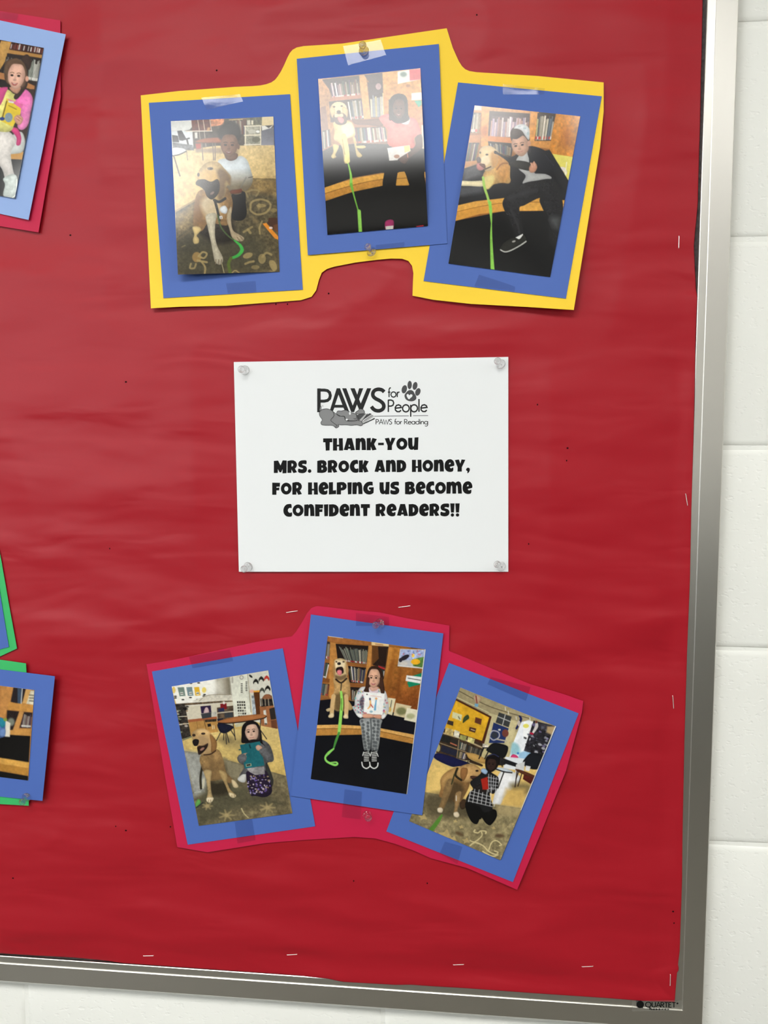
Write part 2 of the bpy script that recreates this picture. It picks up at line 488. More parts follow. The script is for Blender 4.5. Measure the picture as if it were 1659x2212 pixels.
# ------------------------------------------------------------------ red paper
right_edge = [(0, 1518.5), (200, 1514), (330, 1511), (440, 1508), (500, 1502), (530, 1499.5), (570, 1501), (640, 1505), (760, 1501), (1000, 1495), (1100, 1492),
              (1250, 1489), (1400, 1483), (1600, 1477), (1800, 1473), (1900, 1472), (2050, 1467), (2082, 1463), (2090, 1465.5), (2096, 1461), (2161, 1456)]
bot_edge = [(-400, 2030), (0, 2060), (60, 2064), (150, 2069), (260, 2079), (400, 2088.5), (560, 2099.5), (640, 2105), (700, 2110), (735, 2117.5), (850, 2124), (880, 2123.5), (930, 2127), (1000, 2131), (1150, 2142), (1300, 2152), (1390, 2159), (1456, 2161)]
re_ = np.array(right_edge, float); be_ = np.array(bot_edge, float)
REw = board(re_[:, 1], re_[:, 0], 0.0022); BEw = board(be_[:, 0], be_[:, 1], 0.0022)
def vnoise(x, z, seed):
    """smooth value noise"""
    rs = np.random.RandomState(seed).rand(128, 128)
    xi = np.floor(x).astype(int); zi = np.floor(z).astype(int)
    fx = x - xi; fz = z - zi
    fx = fx * fx * (3 - 2 * fx); fz = fz * fz * (3 - 2 * fz)
    g = lambda a, b: rs[a % 128, b % 128]
    return (g(xi, zi) * (1 - fx) + g(xi + 1, zi) * fx) * (1 - fz) + (g(xi, zi + 1) * (1 - fx) + g(xi + 1, zi + 1) * fx) * fz
def red_h(x, z):
    zz = z + 0.05 * x + 0.012 * np.sin(5 * x + 1)
    zw = zz + 0.03 * (vnoise(x * 7 + 1, zz * 8 + 3, 8) - .5)
    h = 0.0019 * vnoise(x * 6.5 + 9, zw * 23 + 40, 1) + 0.0010 * vnoise(x * 12 + 3, zw * 47 + 7, 2) + 0.00030 * vnoise(x * 26 + 3, zw * 95 + 7, 4)
    h += 0.0014 * vnoise(x * 6 + 3 + zz * 7, zz * 14 - x * 7 + 60, 5) + 0.0005 * vnoise(x * 22 + 3 + zz * 14, zz * 30 - x * 14 + 60, 6)
    u, v = survey(x, 0 * x, z)
    near = np.ones_like(u)
    for P in (YEL, MAG, MAGL, NC, GRA, GRB):                 # pinned sheets hold the paper flat
        d = np.where(inside(P, u, v), 0.0, segdist(P, u, v))
        near = np.minimum(near, 0.42 + 0.58 * np.clip(d / 90, 0, 1) ** 1.5)
    return 0.0005 + h * 1.55 * near
def red_paper():
    nx, ny = 560, 420
    x0, z1 = ix0 + 0.002, iz1 - 0.003
    s, t = np.meshgrid(np.append(np.linspace(0, .985, nx - 24), np.linspace(.985, 1, 25)[1:]), np.append(np.linspace(0, .98, ny - 24), np.linspace(.98, 1, 25)[1:]))
    # t runs top to bottom; outline from the measured edges
    zt = z1 + 0 * s
    zb = np.interp(x0 + s * (ix1 - 0.004 - x0), BEw[:, 0], BEw[:, 2])
    z = zt + (zb - zt) * t
    o = np.argsort(REw[:, 2])
    xr = np.interp(z, REw[o, 2], REw[o, 0])
    x = x0 + (xr - x0) * s
    uu, vv = survey(x, 0 * x, z)
    fold = vv - (2104 - (uu - 1397) * 0.37)         # a torn fold near the lower corner
    e = np.minimum.reduce([(1 - s) * 1.7, (1 - t) * 1.15])
    h = red_h(x, z)
    h = np.where(e < 0.03, h * (0.3 + 0.7 * e / 0.03), h)
    # where the paper laps onto the rail it lies on top of it
    sst = lambda a: np.clip(a, 0, 1) ** 2 * (3 - 2 * np.clip(a, 0, 1))
    lx = sst((x - (ix1 - 0.022)) / 0.0215) * sst((xr - ix1 + 0.0012) / 0.0012)
    lz = sst(((iz0 + 0.022) - z) / 0.0215) * sst((iz0 + 0.0012 - zb) / 0.0012)
    lap = np.maximum(lx, lz)
    h = h * (1 - lap) + 0.0048 * lap
    h = h + 0.0011 / (1 + np.exp(-np.clip(fold / 2.0, -30, 30))) * np.exp(-np.clip(fold, 0, 99) / 22) * np.clip((uu - 1370) / 60, 0, 1) * (fold > -12)
    V = np.stack([x, -h, z], -1).reshape(-1, 3)
    idx = np.arange(nx * ny).reshape(ny, nx)
    q = np.stack([idx[:-1, :-1], idx[1:, :-1], idx[1:, 1:], idx[:-1, 1:]], -1).reshape(-1, 4)
    rim = np.concatenate([idx[0, :-1], idx[:-1, -1], idx[-1, :0:-1], idx[:0:-1, 0]])
    k = len(rim); n = len(V)
    B2 = V[rim].copy(); B2[:, 1] += 0.0002
    side = np.stack([rim, np.roll(rim, -1), n + (np.arange(k) + 1) % k, n + np.arange(k)], -1)
    me = bpy.data.meshes.new('red_paper')
    loc = np.array([-0.5, 0, ZB])
    VV = np.concatenate([V, B2]) - loc
    quads = np.concatenate([q, side])
    me.vertices.add(len(VV)); me.vertices.foreach_set('co', VV.astype(np.float32).ravel())
    me.loops.add(quads.size); me.loops.foreach_set('vertex_index', quads.astype(np.int32).ravel())
    me.polygons.add(len(quads)); me.polygons.foreach_set('loop_start', (np.arange(len(quads)) * 4).astype(np.int32))
    me.polygons.foreach_set('use_smooth', np.arange(len(quads)) < len(q))
    me.update(calc_edges=True); me.validate()
    me.materials.append(M['red'])
    ob = bpy.data.objects.new('red_backing_paper', me); COL.objects.link(ob); ob.location = loc
    return tag(ob, 'large wrinkled sheet of red bulletin paper stapled over the whole board', 'paper')
red = red_paper()
RLOC = np.array(red.location)
from mathutils.bvhtree import BVHTree
_rb = bmesh.new(); _rb.from_mesh(red.data); RBVH = BVHTree.FromBMesh(_rb); _rb.free()
def red_surface(x, z):
    hit = RBVH.ray_cast(Vector((x - RLOC[0], -0.5, z - RLOC[2])), Vector((0, 1, 0)))[0]
    return -hit.y if hit is not None else 0.0048
# old pin holes in the red paper
HV = []; HF = []
for (u, v) in [(1030, 32), (468, 152), (152, 508), (272, 825), (237, 1185), (1161, 874), (1226, 968), (1224, 995), (1142, 1175), (710, 634), (596, 657), (621, 657),
               (368, 1786), (250, 1785), (272, 1794), (28, 1897), (764, 1903), (923, 1908), (1454, 1969), (1456, 1994)]:
    p = board(u, v, 0.0)
    hh = red_surface(p[0], p[2]) + 0.00012
    p = board(u, v, hh); n = len(HV)
    rr = 0.0009
    HV += [(p[0] + rr * math.cos(a) * (1 + .3 * math.sin(u)), -hh, p[2] + rr * math.sin(a)) for a in np.linspace(0, 2 * math.pi, 8, endpoint=False)]
    HF.append(tuple(range(n + 7, n - 1, -1)))
ph = mesh_obj('pin_holes', HV, HF, M['hole'], red, loc=RLOC)
ph['kind'] = 'stuff'

# ------------------------------------------------------------------ the pictures printed on the photo paper (flat print, kept as colours on the print's own grid)
class Pic:
    def __init__(self, x0, y0, sc, corners, nx, ny, base, seed):
        self.px = [(x0 + a / sc, y0 + b / sc) for a, b in corners]
        self.nx, self.ny = nx, ny
        s, t = np.meshgrid(np.linspace(0, 1, nx), np.linspace(0, 1, ny))
        self.s, self.t = s, t
        self.X, self.Y = happly(homog(UNIT, corners), s, t)
        self.img = np.zeros((ny, nx, 3)) + np.array(base, float)
        self.rs = np.random.RandomState(seed)
        self.aa = 0.55 * np.hypot(corners[1][0] - corners[0][0], corners[1][1] - corners[0][1]) / nx
        self.n1 = vnoise(self.X / 22, self.Y / 22, seed + 1) * .6 + vnoise(self.X / 9, self.Y / 9, seed + 2) * .4 - .5
        self.n2 = vnoise(self.X / 95, self.Y / 95, seed + 3) * .6 + vnoise(self.X / 40, self.Y / 40, seed + 4) * .4 - .5
    def _box(self, P, pad):
        P = np.array(P)
        return np.nonzero((self.X > P[:, 0].min() - pad) & (self.X < P[:, 0].max() + pad) & (self.Y > P[:, 1].min() - pad) & (self.Y < P[:, 1].max() + pad))
    def _put(self, ix, al, col, c2=None, ax=None, nz=0):
        col = np.array(col, float)
        if c2 is not None:
            x, y = self.X[ix], self.Y[ix]
            dx, dy = ax[2] - ax[0], ax[3] - ax[1]
            t = np.clip(((x - ax[0]) * dx + (y - ax[1]) * dy) / (dx * dx + dy * dy), 0, 1)[:, None]
            c = col * (1 - t) + np.array(c2, float) * t
        else:
            c = np.broadcast_to(col, (len(ix[0]), 3))
        if nz:
            c = c * (1 + nz * (self.n1[ix] + self.n2[ix]))[:, None]
        a = al[:, None]
        self.img[ix] = self.img[ix] * (1 - a) + c * a
    def P(self, pts, col, soft=0, a=1.0, c2=None, ax=None, nz=0, sm=False, vol=0.0):
        if sm: pts = catmull(pts)
        w = max(self.aa, soft)
        ix = self._box(pts, w)
        if not len(ix[0]): return
        x, y = self.X[ix], self.Y[ix]
        d = segdist(pts, x, y)
        d = np.where(inside(pts, x, y), d, -d)
        al = np.clip(0.5 + d / (2 * w), 0, 1)
        if vol:                                          # rounded forms as the photograph printed them
            hh = max(np.ptp(np.array(pts)[:, 1]), 1e-6); ww = max(np.ptp(np.array(pts)[:, 0]), 1e-6)
            f = np.clip(d / (0.34 * min(hh, ww)), 0, 1)
            ty = (y - np.array(pts)[:, 1].min()) / hh; tx = (x - np.array(pts)[:, 0].min()) / ww
            k = (1 - vol * (1 - f) ** 2) * (1.09 - 0.5 * vol * ty - 0.25 * vol * tx)
            base = self.img[ix].copy()
            self._put(ix, al * a, col, c2, ax, nz)
            self.img[ix] = base + (self.img[ix] - base)
            self.img[ix] *= (1 + (k - 1) * al * a)[:, None]
        else:
            self._put(ix, al * a, col, c2, ax, nz)
    def S(self, pts, col, **k):
        k.setdefault('vol', 0.2 if k.get('soft', 0) < 5 and k.get('a', 1) == 1 else 0.0)
        self.P(pts, col, sm=True, **k)
    def E(self, cx, cy, rx, ry, col, rot=0, **k):
        c, s = math.cos(rot), math.sin(rot)
        self.P([(cx + c * rx * math.cos(t) - s * ry * math.sin(t), cy + s * rx * math.cos(t) + c * ry * math.sin(t)) for t in np.linspace(0, 2 * math.pi, 18, endpoint=False)], col, **k)
    def L(self, pts, w, col, sm=True, soft=0, a=1.0, nz=0):
        """polyline of width w (a number or one per point)"""
        ws = w if hasattr(w, '__len__') else [w] * len(pts)
        if sm and len(pts) > 2:
            q = catmull([(p[0], p[1]) for p in pts], False)
            ws = np.interp(np.linspace(0, 1, len(q)), np.linspace(0, 1, len(ws)), ws); pts = q
        aa = max(self.aa, soft)
        ix = self._box(pts, max(ws) / 2 + aa)
        if not len(ix[0]): return
        x, y = self.X[ix], self.Y[ix]
        best = np.full(x.shape, -1e9)
        for i in range(len(pts) - 1):
            (x0, y0), (x1, y1) = pts[i], pts[i + 1]
            dx, dy = x1 - x0, y1 - y0
            t = np.clip(((x - x0) * dx + (y - y0) * dy) / (dx * dx + dy * dy + 1e-9), 0, 1)
            best = np.maximum(best, (ws[i] + (ws[i + 1] - ws[i]) * t) / 2 - np.hypot(x - x0 - t * dx, y - y0 - t * dy))
        self._put(ix, np.clip(0.5 + best / (2 * aa), 0, 1) * a, col, nz=nz)
    def books(self, quad, n, pal, gap=(30, 24, 20), top=0.12, tag_=None):
        """a row of book spines standing in a quad TL,TR,BR,BL"""
        H = homog(UNIT, quad)
        self.P(quad, gap)
        x = 0.0
        while x < 1:
            w = self.rs.uniform(.6, 1.4) / n
            tt = self.rs.uniform(0, top)
            c = np.array(pal[self.rs.randint(len(pal))]) * self.rs.uniform(.8, 1.15)
            q = [happly(H, a, b) for a, b in ((x, tt), (min(1, x + w * .9), tt), (min(1, x + w * .9), 1), (x, 1))]
            self.P(q, np.clip(c, 0, 255))
            if tag_ is not None and self.rs.rand() < .8:
                q = [happly(H, a, b) for a, b in ((x, .84), (min(1, x + w * .9), .84), (min(1, x + w * .9), .96), (x, .96))]
                self.P(q, tag_ if self.rs.rand() < .6 else (225, 215, 205))
            x += w
    def rug(self, pts, col, nz=0.5, blot=None, nb=0, size=60):
        self.P(pts, col, nz=nz)
        P = np.array(pts)
        for _ in range(nb):
            x, y = self.rs.uniform(P[:, 0].min(), P[:, 0].max()), self.rs.uniform(P[:, 1].min(), P[:, 1].max())
            if inside(pts, np.array([x]), np.array([y]))[0]:
                k = self.rs.randint(5, 9)
                r = self.rs.uniform(.4, 1) * size
                a0 = self.rs.uniform(0, 6)
                self.S([(x + r * self.rs.uniform(.45, 1.1) * math.cos(a0 + 6.283 * j / k), y + .7 * r * self.rs.uniform(.45, 1.1) * math.sin(a0 + 6.283 * j / k)) for j in range(k)],
                       np.array(blot) * self.rs.uniform(.75, 1.1), soft=12, a=self.rs.uniform(.3, .75))
    def face(self, cx, cy, rx, ry, skin, rot=0.0, turn=0.0, eyes=(40, 28, 24), mouth=(150, 70, 70), smile=1.0, brow=(60, 45, 38)):
        c, s = math.cos(rot), math.sin(rot)
        T = lambda x, y: (cx + c * x * rx - s * y * ry, cy + s * x * rx + c * y * ry)
        skin = np.array(skin, float)
        self.S([T(*q) for q in ((-.95, -.35), (-.6, -.95), (0, -1.05), (.6, -.95), (.95, -.35), (.9, .2), (.62, .72), (.2, 1.0), (-.2, 1.0), (-.62, .72), (-.9, .2))], skin)
        self.E(*T(-.45 + turn, .3), rx * .3, ry * .22, np.clip(skin * 1.1, 0, 255), soft=rx * .25, a=.6)
        self.E(*T(.5 + turn, .3), rx * .3, ry * .22, np.clip(skin * 1.1, 0, 255), soft=rx * .25, a=.6)
        self.E(*T(.75, .1), rx * .25, ry * .7, skin * .75, rot=rot, soft=rx * .3, a=.5)
        for e in (-.38, .38):
            self.E(*T(e + turn, -.08), rx * .17, ry * .085, eyes, rot=rot)
            self.L([T(e + turn - .2, -.27), T(e + turn, -.33), T(e + turn + .2, -.27)], ry * .07, brow, a=.8)
        self.L([T(turn * 1.2, -.02), T(turn * 1.2 + .06, .26)], rx * .14, skin * .86, a=.7, soft=rx * .08)
        self.E(*T(turn * 1.2, .28), rx * .18, ry * .07, skin * .78, soft=rx * .06)
        self.S([T(turn - .36, .5), T(turn, .56), T(turn + .36, .5), T(turn + .2, .5 + .2 * smile), T(turn, .5 + .24 * smile), T(turn - .2, .5 + .2 * smile)], mouth)
        if smile > .7: self.S([T(turn - .26, .53), T(turn, .58), T(turn + .26, .53), T(turn, .53 + .1 * smile)], (232, 224, 216))
    def colours(self, gain=0.93):
        im = self.img * (1 + 0.10 * self.n1 + 0.08 * self.n2)[..., None] + (self.rs.rand(self.ny, self.nx, 1) - .5) * 7
        pad = np.pad(im, ((1, 1), (1, 1), (0, 0)), 'edge')           # the camera's own softness, as printed
        im = .62 * im + .095 * (pad[:-2, 1:-1] + pad[2:, 1:-1] + pad[1:-1, :-2] + pad[1:-1, 2:])
        im = np.clip(im, 0, 255)
        return lin(im) * gain

NX, NY = 250, 375
PIC = {}
GREEN = (140, 205, 82)
WOOD = (176, 120, 56); WOOD2 = (150, 96, 44); SHELF = (40, 26, 18)
SP = [(150, 140, 120), (105, 60, 50), (70, 85, 95), (190, 180, 160), (80, 60, 90), (60, 75, 60), (130, 110, 80), (200, 195, 190)]
DOG = (206, 172, 120); DOGL = (232, 212, 172); DOGD = (150, 112, 66)

# --- 1: tan dog panting before a child in a pale shirt on a patterned rug
def pic1():
    p = Pic(340, 230, 5.53, [(160, 175), (1385, 120), (1460, 1975), (245, 2008)], NX, NY, (212, 184, 128), 11)
    P, S, E, L = p.P, p.S, p.E, p.L
    P([(150, 160), (1400, 110), (1400, 470), (180, 540)], (66, 58, 50), nz=.3)
    P([(150, 160), (405, 155), (418, 240), (385, 278), (310, 292), (160, 292)], (206, 208, 204))
    P([(160, 292), (420, 290), (445, 535), (180, 560)], (208, 214, 216))
    P([(405, 155), (630, 145), (642, 292), (418, 296)], (92, 36, 24), nz=.3)
    for x in (480, 545, 625): L([(x, 150), (x + 22, 295)], 9, (206, 190, 170), sm=False)
    P([(420, 305), (645, 300), (650, 480), (432, 530)], (70, 60, 54), nz=.4)
    P([(445, 310), (478, 308), (480, 380), (448, 382)], (210, 208, 200))
    for x in (500, 560): L([(x, 300), (x + 20, 480)], 8, (170, 160, 145), sm=False)
    L([(345, 296), (650, 292)], 13, (216, 206, 190), sm=False)
    P([(632, 148), (800, 142), (790, 215), (700, 235), (640, 240)], (190, 122, 84), nz=.6)
    P([(600, 250), (630, 250), (625, 290), (590, 290)], (186, 140, 90))
    p.books([(880, 160), (1040, 150), (1042, 330), (900, 340)], 14, SP, (44, 34, 26))
    L([(860, 160), (1060, 150)], 12, (200, 170, 120), sm=False)
    P([(1020, 150), (1065, 148), (1060, 230), (1030, 235)], (84, 48, 30))
    P([(1065, 140), (1250, 128), (1245, 225), (1070, 230)], (78, 78, 56), nz=.9)
    P([(1070, 165), (1110, 162), (1112, 220), (1072, 222)], (196, 190, 170)); P([(1120, 165), (1145, 165), (1145, 218), (1122, 218)], (214, 206, 180))
    P([(1250, 122), (1390, 115), (1392, 222), (1245, 232)], (206, 186, 138))
    P([(1045, 235), (1232, 228), (1234, 462), (1045, 470)], (150, 148, 130), nz=.5)
    for y in (235, 345, 458): L([(1040, y), (1238, y - 6)], 14, (226, 216, 190), sm=False)
    for x in (1048, 1232): L([(x, 235), (x + 2, 462)], 14, (222, 212, 186), sm=False)
    E(1130, 300, 50, 24, (180, 176, 160)); E(1180, 395, 50, 35, (100, 100, 84)); E(1200, 300, 22, 16, (236, 236, 230))
    P([(1245, 232), (1385, 222), (1350, 262), (1250, 290)], (216, 214, 206)); P([(1285, 230), (1380, 222), (1330, 258)], (40, 38, 36))
    P([(1240, 292), (1390, 248), (1395, 466), (1240, 468)], (92, 94, 104), c2=(140, 140, 150), ax=(0, 280, 0, 460))
    # pale bright floor
    P([(170, 545), (700, 470), (1395, 462), (1415, 862), (1100, 850), (470, 1075), (215, 1260)], (216, 190, 136), c2=(202, 172, 112), ax=(0, 470, 0, 1100), nz=.12)
    # chair and desk by the window
    P([(236, 292), (290, 288), (345, 385), (300, 410), (262, 405)], (26, 30, 40)); P([(175, 340), (245, 350), (262, 430), (180, 425)], (30, 34, 42))
    L([(300, 400), (380, 380)], 16, (34, 36, 44)); L([(355, 400), (372, 480)], 20, (36, 36, 42)); P([(180, 430), (420, 460), (440, 525), (185, 520)], (96, 100, 106), nz=.5)
    S([(180, 500), (290, 498), (340, 530), (250, 575), (180, 588)], (236, 240, 240)); L([(185, 588), (260, 575), (345, 535)], 14, (30, 28, 26))
    L([(196, 592), (268, 830)], 16, (52, 44, 36), sm=False); L([(350, 540), (360, 640)], 9, (120, 110, 96), sm=False)
    P([(455, 445), (520, 440), (520, 510), (465, 515)], (160, 48, 34))
    S([(455, 420), (560, 382), (760, 372), (830, 395), (760, 430), (560, 438)], (156, 90, 60)); L([(470, 432), (740, 436)], 8, (90, 50, 36))
    for x0, x1 in ((530, 545), (660, 672), (690, 690)): L([(x0, 440), (x1, 640)], 12, (110, 96, 86), sm=False)
    P([(450, 505), (760, 495), (770, 560), (460, 545)], (126, 108, 96), soft=14, a=.7)
    # rug
    p.rug([(215, 1262), (445, 1122), (640, 960), (880, 850), (1415, 862), (1480, 2000), (240, 2030)], (88, 78, 54), .55, (150, 128, 84), 16, 60)
    P([(860, 850), (1415, 862), (1425, 1060), (900, 1000)], (150, 120, 66), soft=40, a=.7, nz=.3)
    L([(220, 1250), (440, 1125)], 22, (160, 136, 92), sm=False); L([(232, 1600), (450, 1440)], 26, (120, 98, 62), sm=False, a=.6)
    P([(222, 1300), (420, 1180), (440, 1400), (240, 1560)], (150, 124, 78), soft=20, a=.55, nz=.4)
    S([(240, 1640), (420, 1500), (900, 1450), (1200, 1560), (1300, 1900), (700, 2010), (245, 2000)], (62, 60, 46), soft=90, a=.7)
    TAN = (160, 140, 92)
    L([(1110, 1210), (1130, 1140), (1230, 1110), (1330, 1140), (1350, 1200), (1290, 1270), (1190, 1290), (1120, 1250), (1110, 1210)], 24, TAN, a=.8)
    E(1240, 1185, 60, 22, TAN, a=.7); E(1215, 1190, 22, 40, TAN, a=.5)
    L([(1080, 1080), (1060, 1030), (1130, 1000), (1210, 1010), (1180, 1070)], 22, TAN, a=.6); E(1390, 1240, 40, 26, TAN, a=.6)
    L([(1250, 1370), (1220, 1450), (1225, 1520)], 20, TAN, a=.8); L([(1030, 1500), (1080, 1470), (1130, 1440)], 26, TAN, a=.7); L([(1080, 1470), (1110, 1510)], 30, TAN, a=.7)
    E(470, 1800, 55, 62, (150, 120, 70), a=.9); L([(490, 1790), (540, 1740), (590, 1760), (560, 1810), (510, 1800)], 22, TAN, a=.9); L([(480, 1840), (530, 1850), (590, 1860)], 26, TAN, a=.9)
    L([(530, 1860), (570, 1920), (565, 2000)], 22, TAN, a=.9); L([(400, 1880), (390, 1930), (440, 1930), (460, 1880)], 22, TAN, a=.8); L([(290, 1680), (330, 1660)], 12, TAN, a=.5)
    E(1080, 1780, 60, 34, TAN, rot=-.3, a=.8); L([(1050, 1880), (1100, 1860), (1150, 1850)], 26, TAN, a=.8); E(1250, 1820, 46, 60, TAN, a=.75); L([(1250, 1800), (1300, 1750), (1360, 1770)], 26, TAN, a=.75)
    S([(1340, 1840), (1400, 1850), (1430, 1930), (1390, 1970), (1340, 1900)], TAN, a=.85); E(1170, 1920, 50, 26, TAN, a=.6); L([(890, 1990), (930, 1960), (980, 1990)], 14, TAN)
    # book on the floor
    P([(1255, 1400), (1300, 1390), (1450, 1560), (1440, 1590), (1400, 1575)], (222, 138, 40)); P([(1330, 1330), (1440, 1330), (1445, 1480), (1390, 1470), (1315, 1400)], (70, 42, 26)); E(1355, 1450, 22, 14, (225, 200, 190)); P([(1385, 1420), (1440, 1400), (1440, 1500), (1400, 1490)], (100, 62, 36))
    # child
    S([(900, 1040), (1040, 1020), (1055, 1150), (1065, 1290), (1010, 1360), (900, 1345), (870, 1200)], (16, 14, 15))
    S([(720, 670), (800, 622), (900, 640), (990, 590), (1070, 640), (1115, 760), (1140, 870), (1110, 960), (1045, 1010), (1000, 980), (1000, 1040), (890, 1040), (800, 900)], (212, 220, 224), c2=(132, 118, 92), ax=(0, 740, 0, 960))
    L([(1060, 850), (1000, 960)], 12, (110, 110, 104), soft=8, a=.7); L([(1090, 850), (1140, 840)], 10, (70, 66, 60), a=.8)
    S([(880, 1000), (960, 990), (1005, 985), (1000, 1030), (900, 1045), (870, 1030)], (104, 50, 26))
    S([(810, 560), (950, 560), (950, 620), (880, 650), (820, 625)], (104, 74, 60))
    E(870, 300, 128, 130, (38, 34, 32), soft=16); E(790, 330, 70, 80, (44, 40, 38), soft=14); E(930, 340, 70, 90, (38, 34, 32), soft=14)
    p.face(858, 470, 108, 130, (124, 88, 68), .02, -.04, smile=.9, mouth=(120, 66, 60))
    E(968, 480, 16, 34, (110, 78, 60))
    # dog
    S([(545, 1420), (620, 1380), (800, 1380), (900, 1330), (930, 1560), (880, 1620), (700, 1640), (560, 1560), (500, 1500)], (30, 24, 18), soft=30, a=.85)
    S([(480, 1030), (560, 990), (700, 1000), (820, 960), (880, 1060), (900, 1180), (870, 1330), (830, 1420), (700, 1400), (600, 1400), (540, 1480), (470, 1490), (425, 1400), (440, 1180)], (156, 118, 70), nz=.25)
    S([(440, 1140), (500, 1080), (540, 1300), (560, 1400), (470, 1400), (440, 1280)], (120, 84, 46), soft=24, a=.8)
    S([(520, 1150), (620, 1060), (720, 1120), (760, 1240), (720, 1300), (640, 1340), (560, 1280)], (206, 186, 150), soft=30, a=.9)
    S([(420, 1440), (500, 1440), (520, 1480), (470, 1540), (495, 1580), (490, 1630), (440, 1640), (424, 1590), (440, 1530)], (206, 180, 120))
    S([(580, 1300), (700, 1280), (690, 1420), (690, 1560), (720, 1680), (780, 1800), (775, 1870), (740, 1890), (690, 1860), (670, 1780), (640, 1620), (600, 1440)], (196, 186, 160), nz=.12)
    for x in (700, 735, 765): L([(x, 1830), (x - 4, 1880)], 10, (120, 106, 84))
    S([(840, 1260), (885, 1200), (880, 1360), (905, 1480), (980, 1530), (1035, 1570), (1010, 1610), (940, 1600), (890, 1560), (860, 1460), (830, 1360)], (190, 170, 136), nz=.12)
    L([(950, 1560), (985, 1605)], 8, (110, 90, 70)); L([(985, 1550), (1020, 1590)], 8, (110, 90, 70))
    S([(760, 1200), (810, 1185), (838, 1230), (820, 1280), (770, 1270), (745, 1235)], (214, 218, 220))
    S([(500, 760), (560, 690), (640, 655), (730, 670), (790, 730), (840, 790), (875, 840), (865, 940), (830, 950), (800, 1080), (720, 1130), (650, 1110), (590, 1050), (500, 920), (480, 850)], (196, 166, 112), nz=.12)
    S([(720, 760), (800, 760), (870, 840), (868, 940), (820, 900), (800, 1060), (740, 1120), (700, 960)], (112, 88, 60), soft=20, a=.9)
    S([(500, 800), (590, 760), (690, 780), (730, 880), (640, 900), (500, 880)], (206, 168, 104), soft=20, a=.9)
    S([(480, 880), (560, 870), (640, 900), (720, 870), (745, 960), (720, 1050), (650, 1110), (590, 1070), (560, 1000), (500, 950), (460, 930)], (40, 32, 28))
    S([(458, 915), (500, 880), (545, 890), (540, 940), (495, 950)], (24, 20, 20)); S([(600, 1000), (690, 940), (720, 960), (700, 1040), (630, 1090)], (24, 16, 14)); E(655, 1035, 30, 16, (150, 120, 110), rot=-.6, a=.7)
    E(490, 815, 14, 24, (50, 40, 36)); E(632, 742, 36, 18, (100, 86, 70)); E(640, 744, 18, 13, (40, 32, 28))
    L([(680, 1120), (740, 1140), (810, 1100)], 30, (28, 26, 26)); L([(690, 1140), (720, 1250), (740, 1360)], 30, (36, 34, 30)); P([(740, 1310), (775, 1305), (778, 1340), (745, 1345)], (228, 226, 220)); L([(760, 1320), (760, 1335)], 8, (40, 40, 40))
    L([(720, 1300), (760, 1440), (840, 1540), (920, 1600)], 16, (70, 92, 50)); L([(920, 1600), (990, 1660), (1010, 1720), (960, 1780), (890, 1810)], [16, 34, 44, 36, 30], (62, 168, 70)); L([(880, 1810), (850, 1880), (870, 1990)], 36, (84, 100, 40))
    L([(770, 1880), (800, 2000)], 10, (170, 160, 120))
    return p


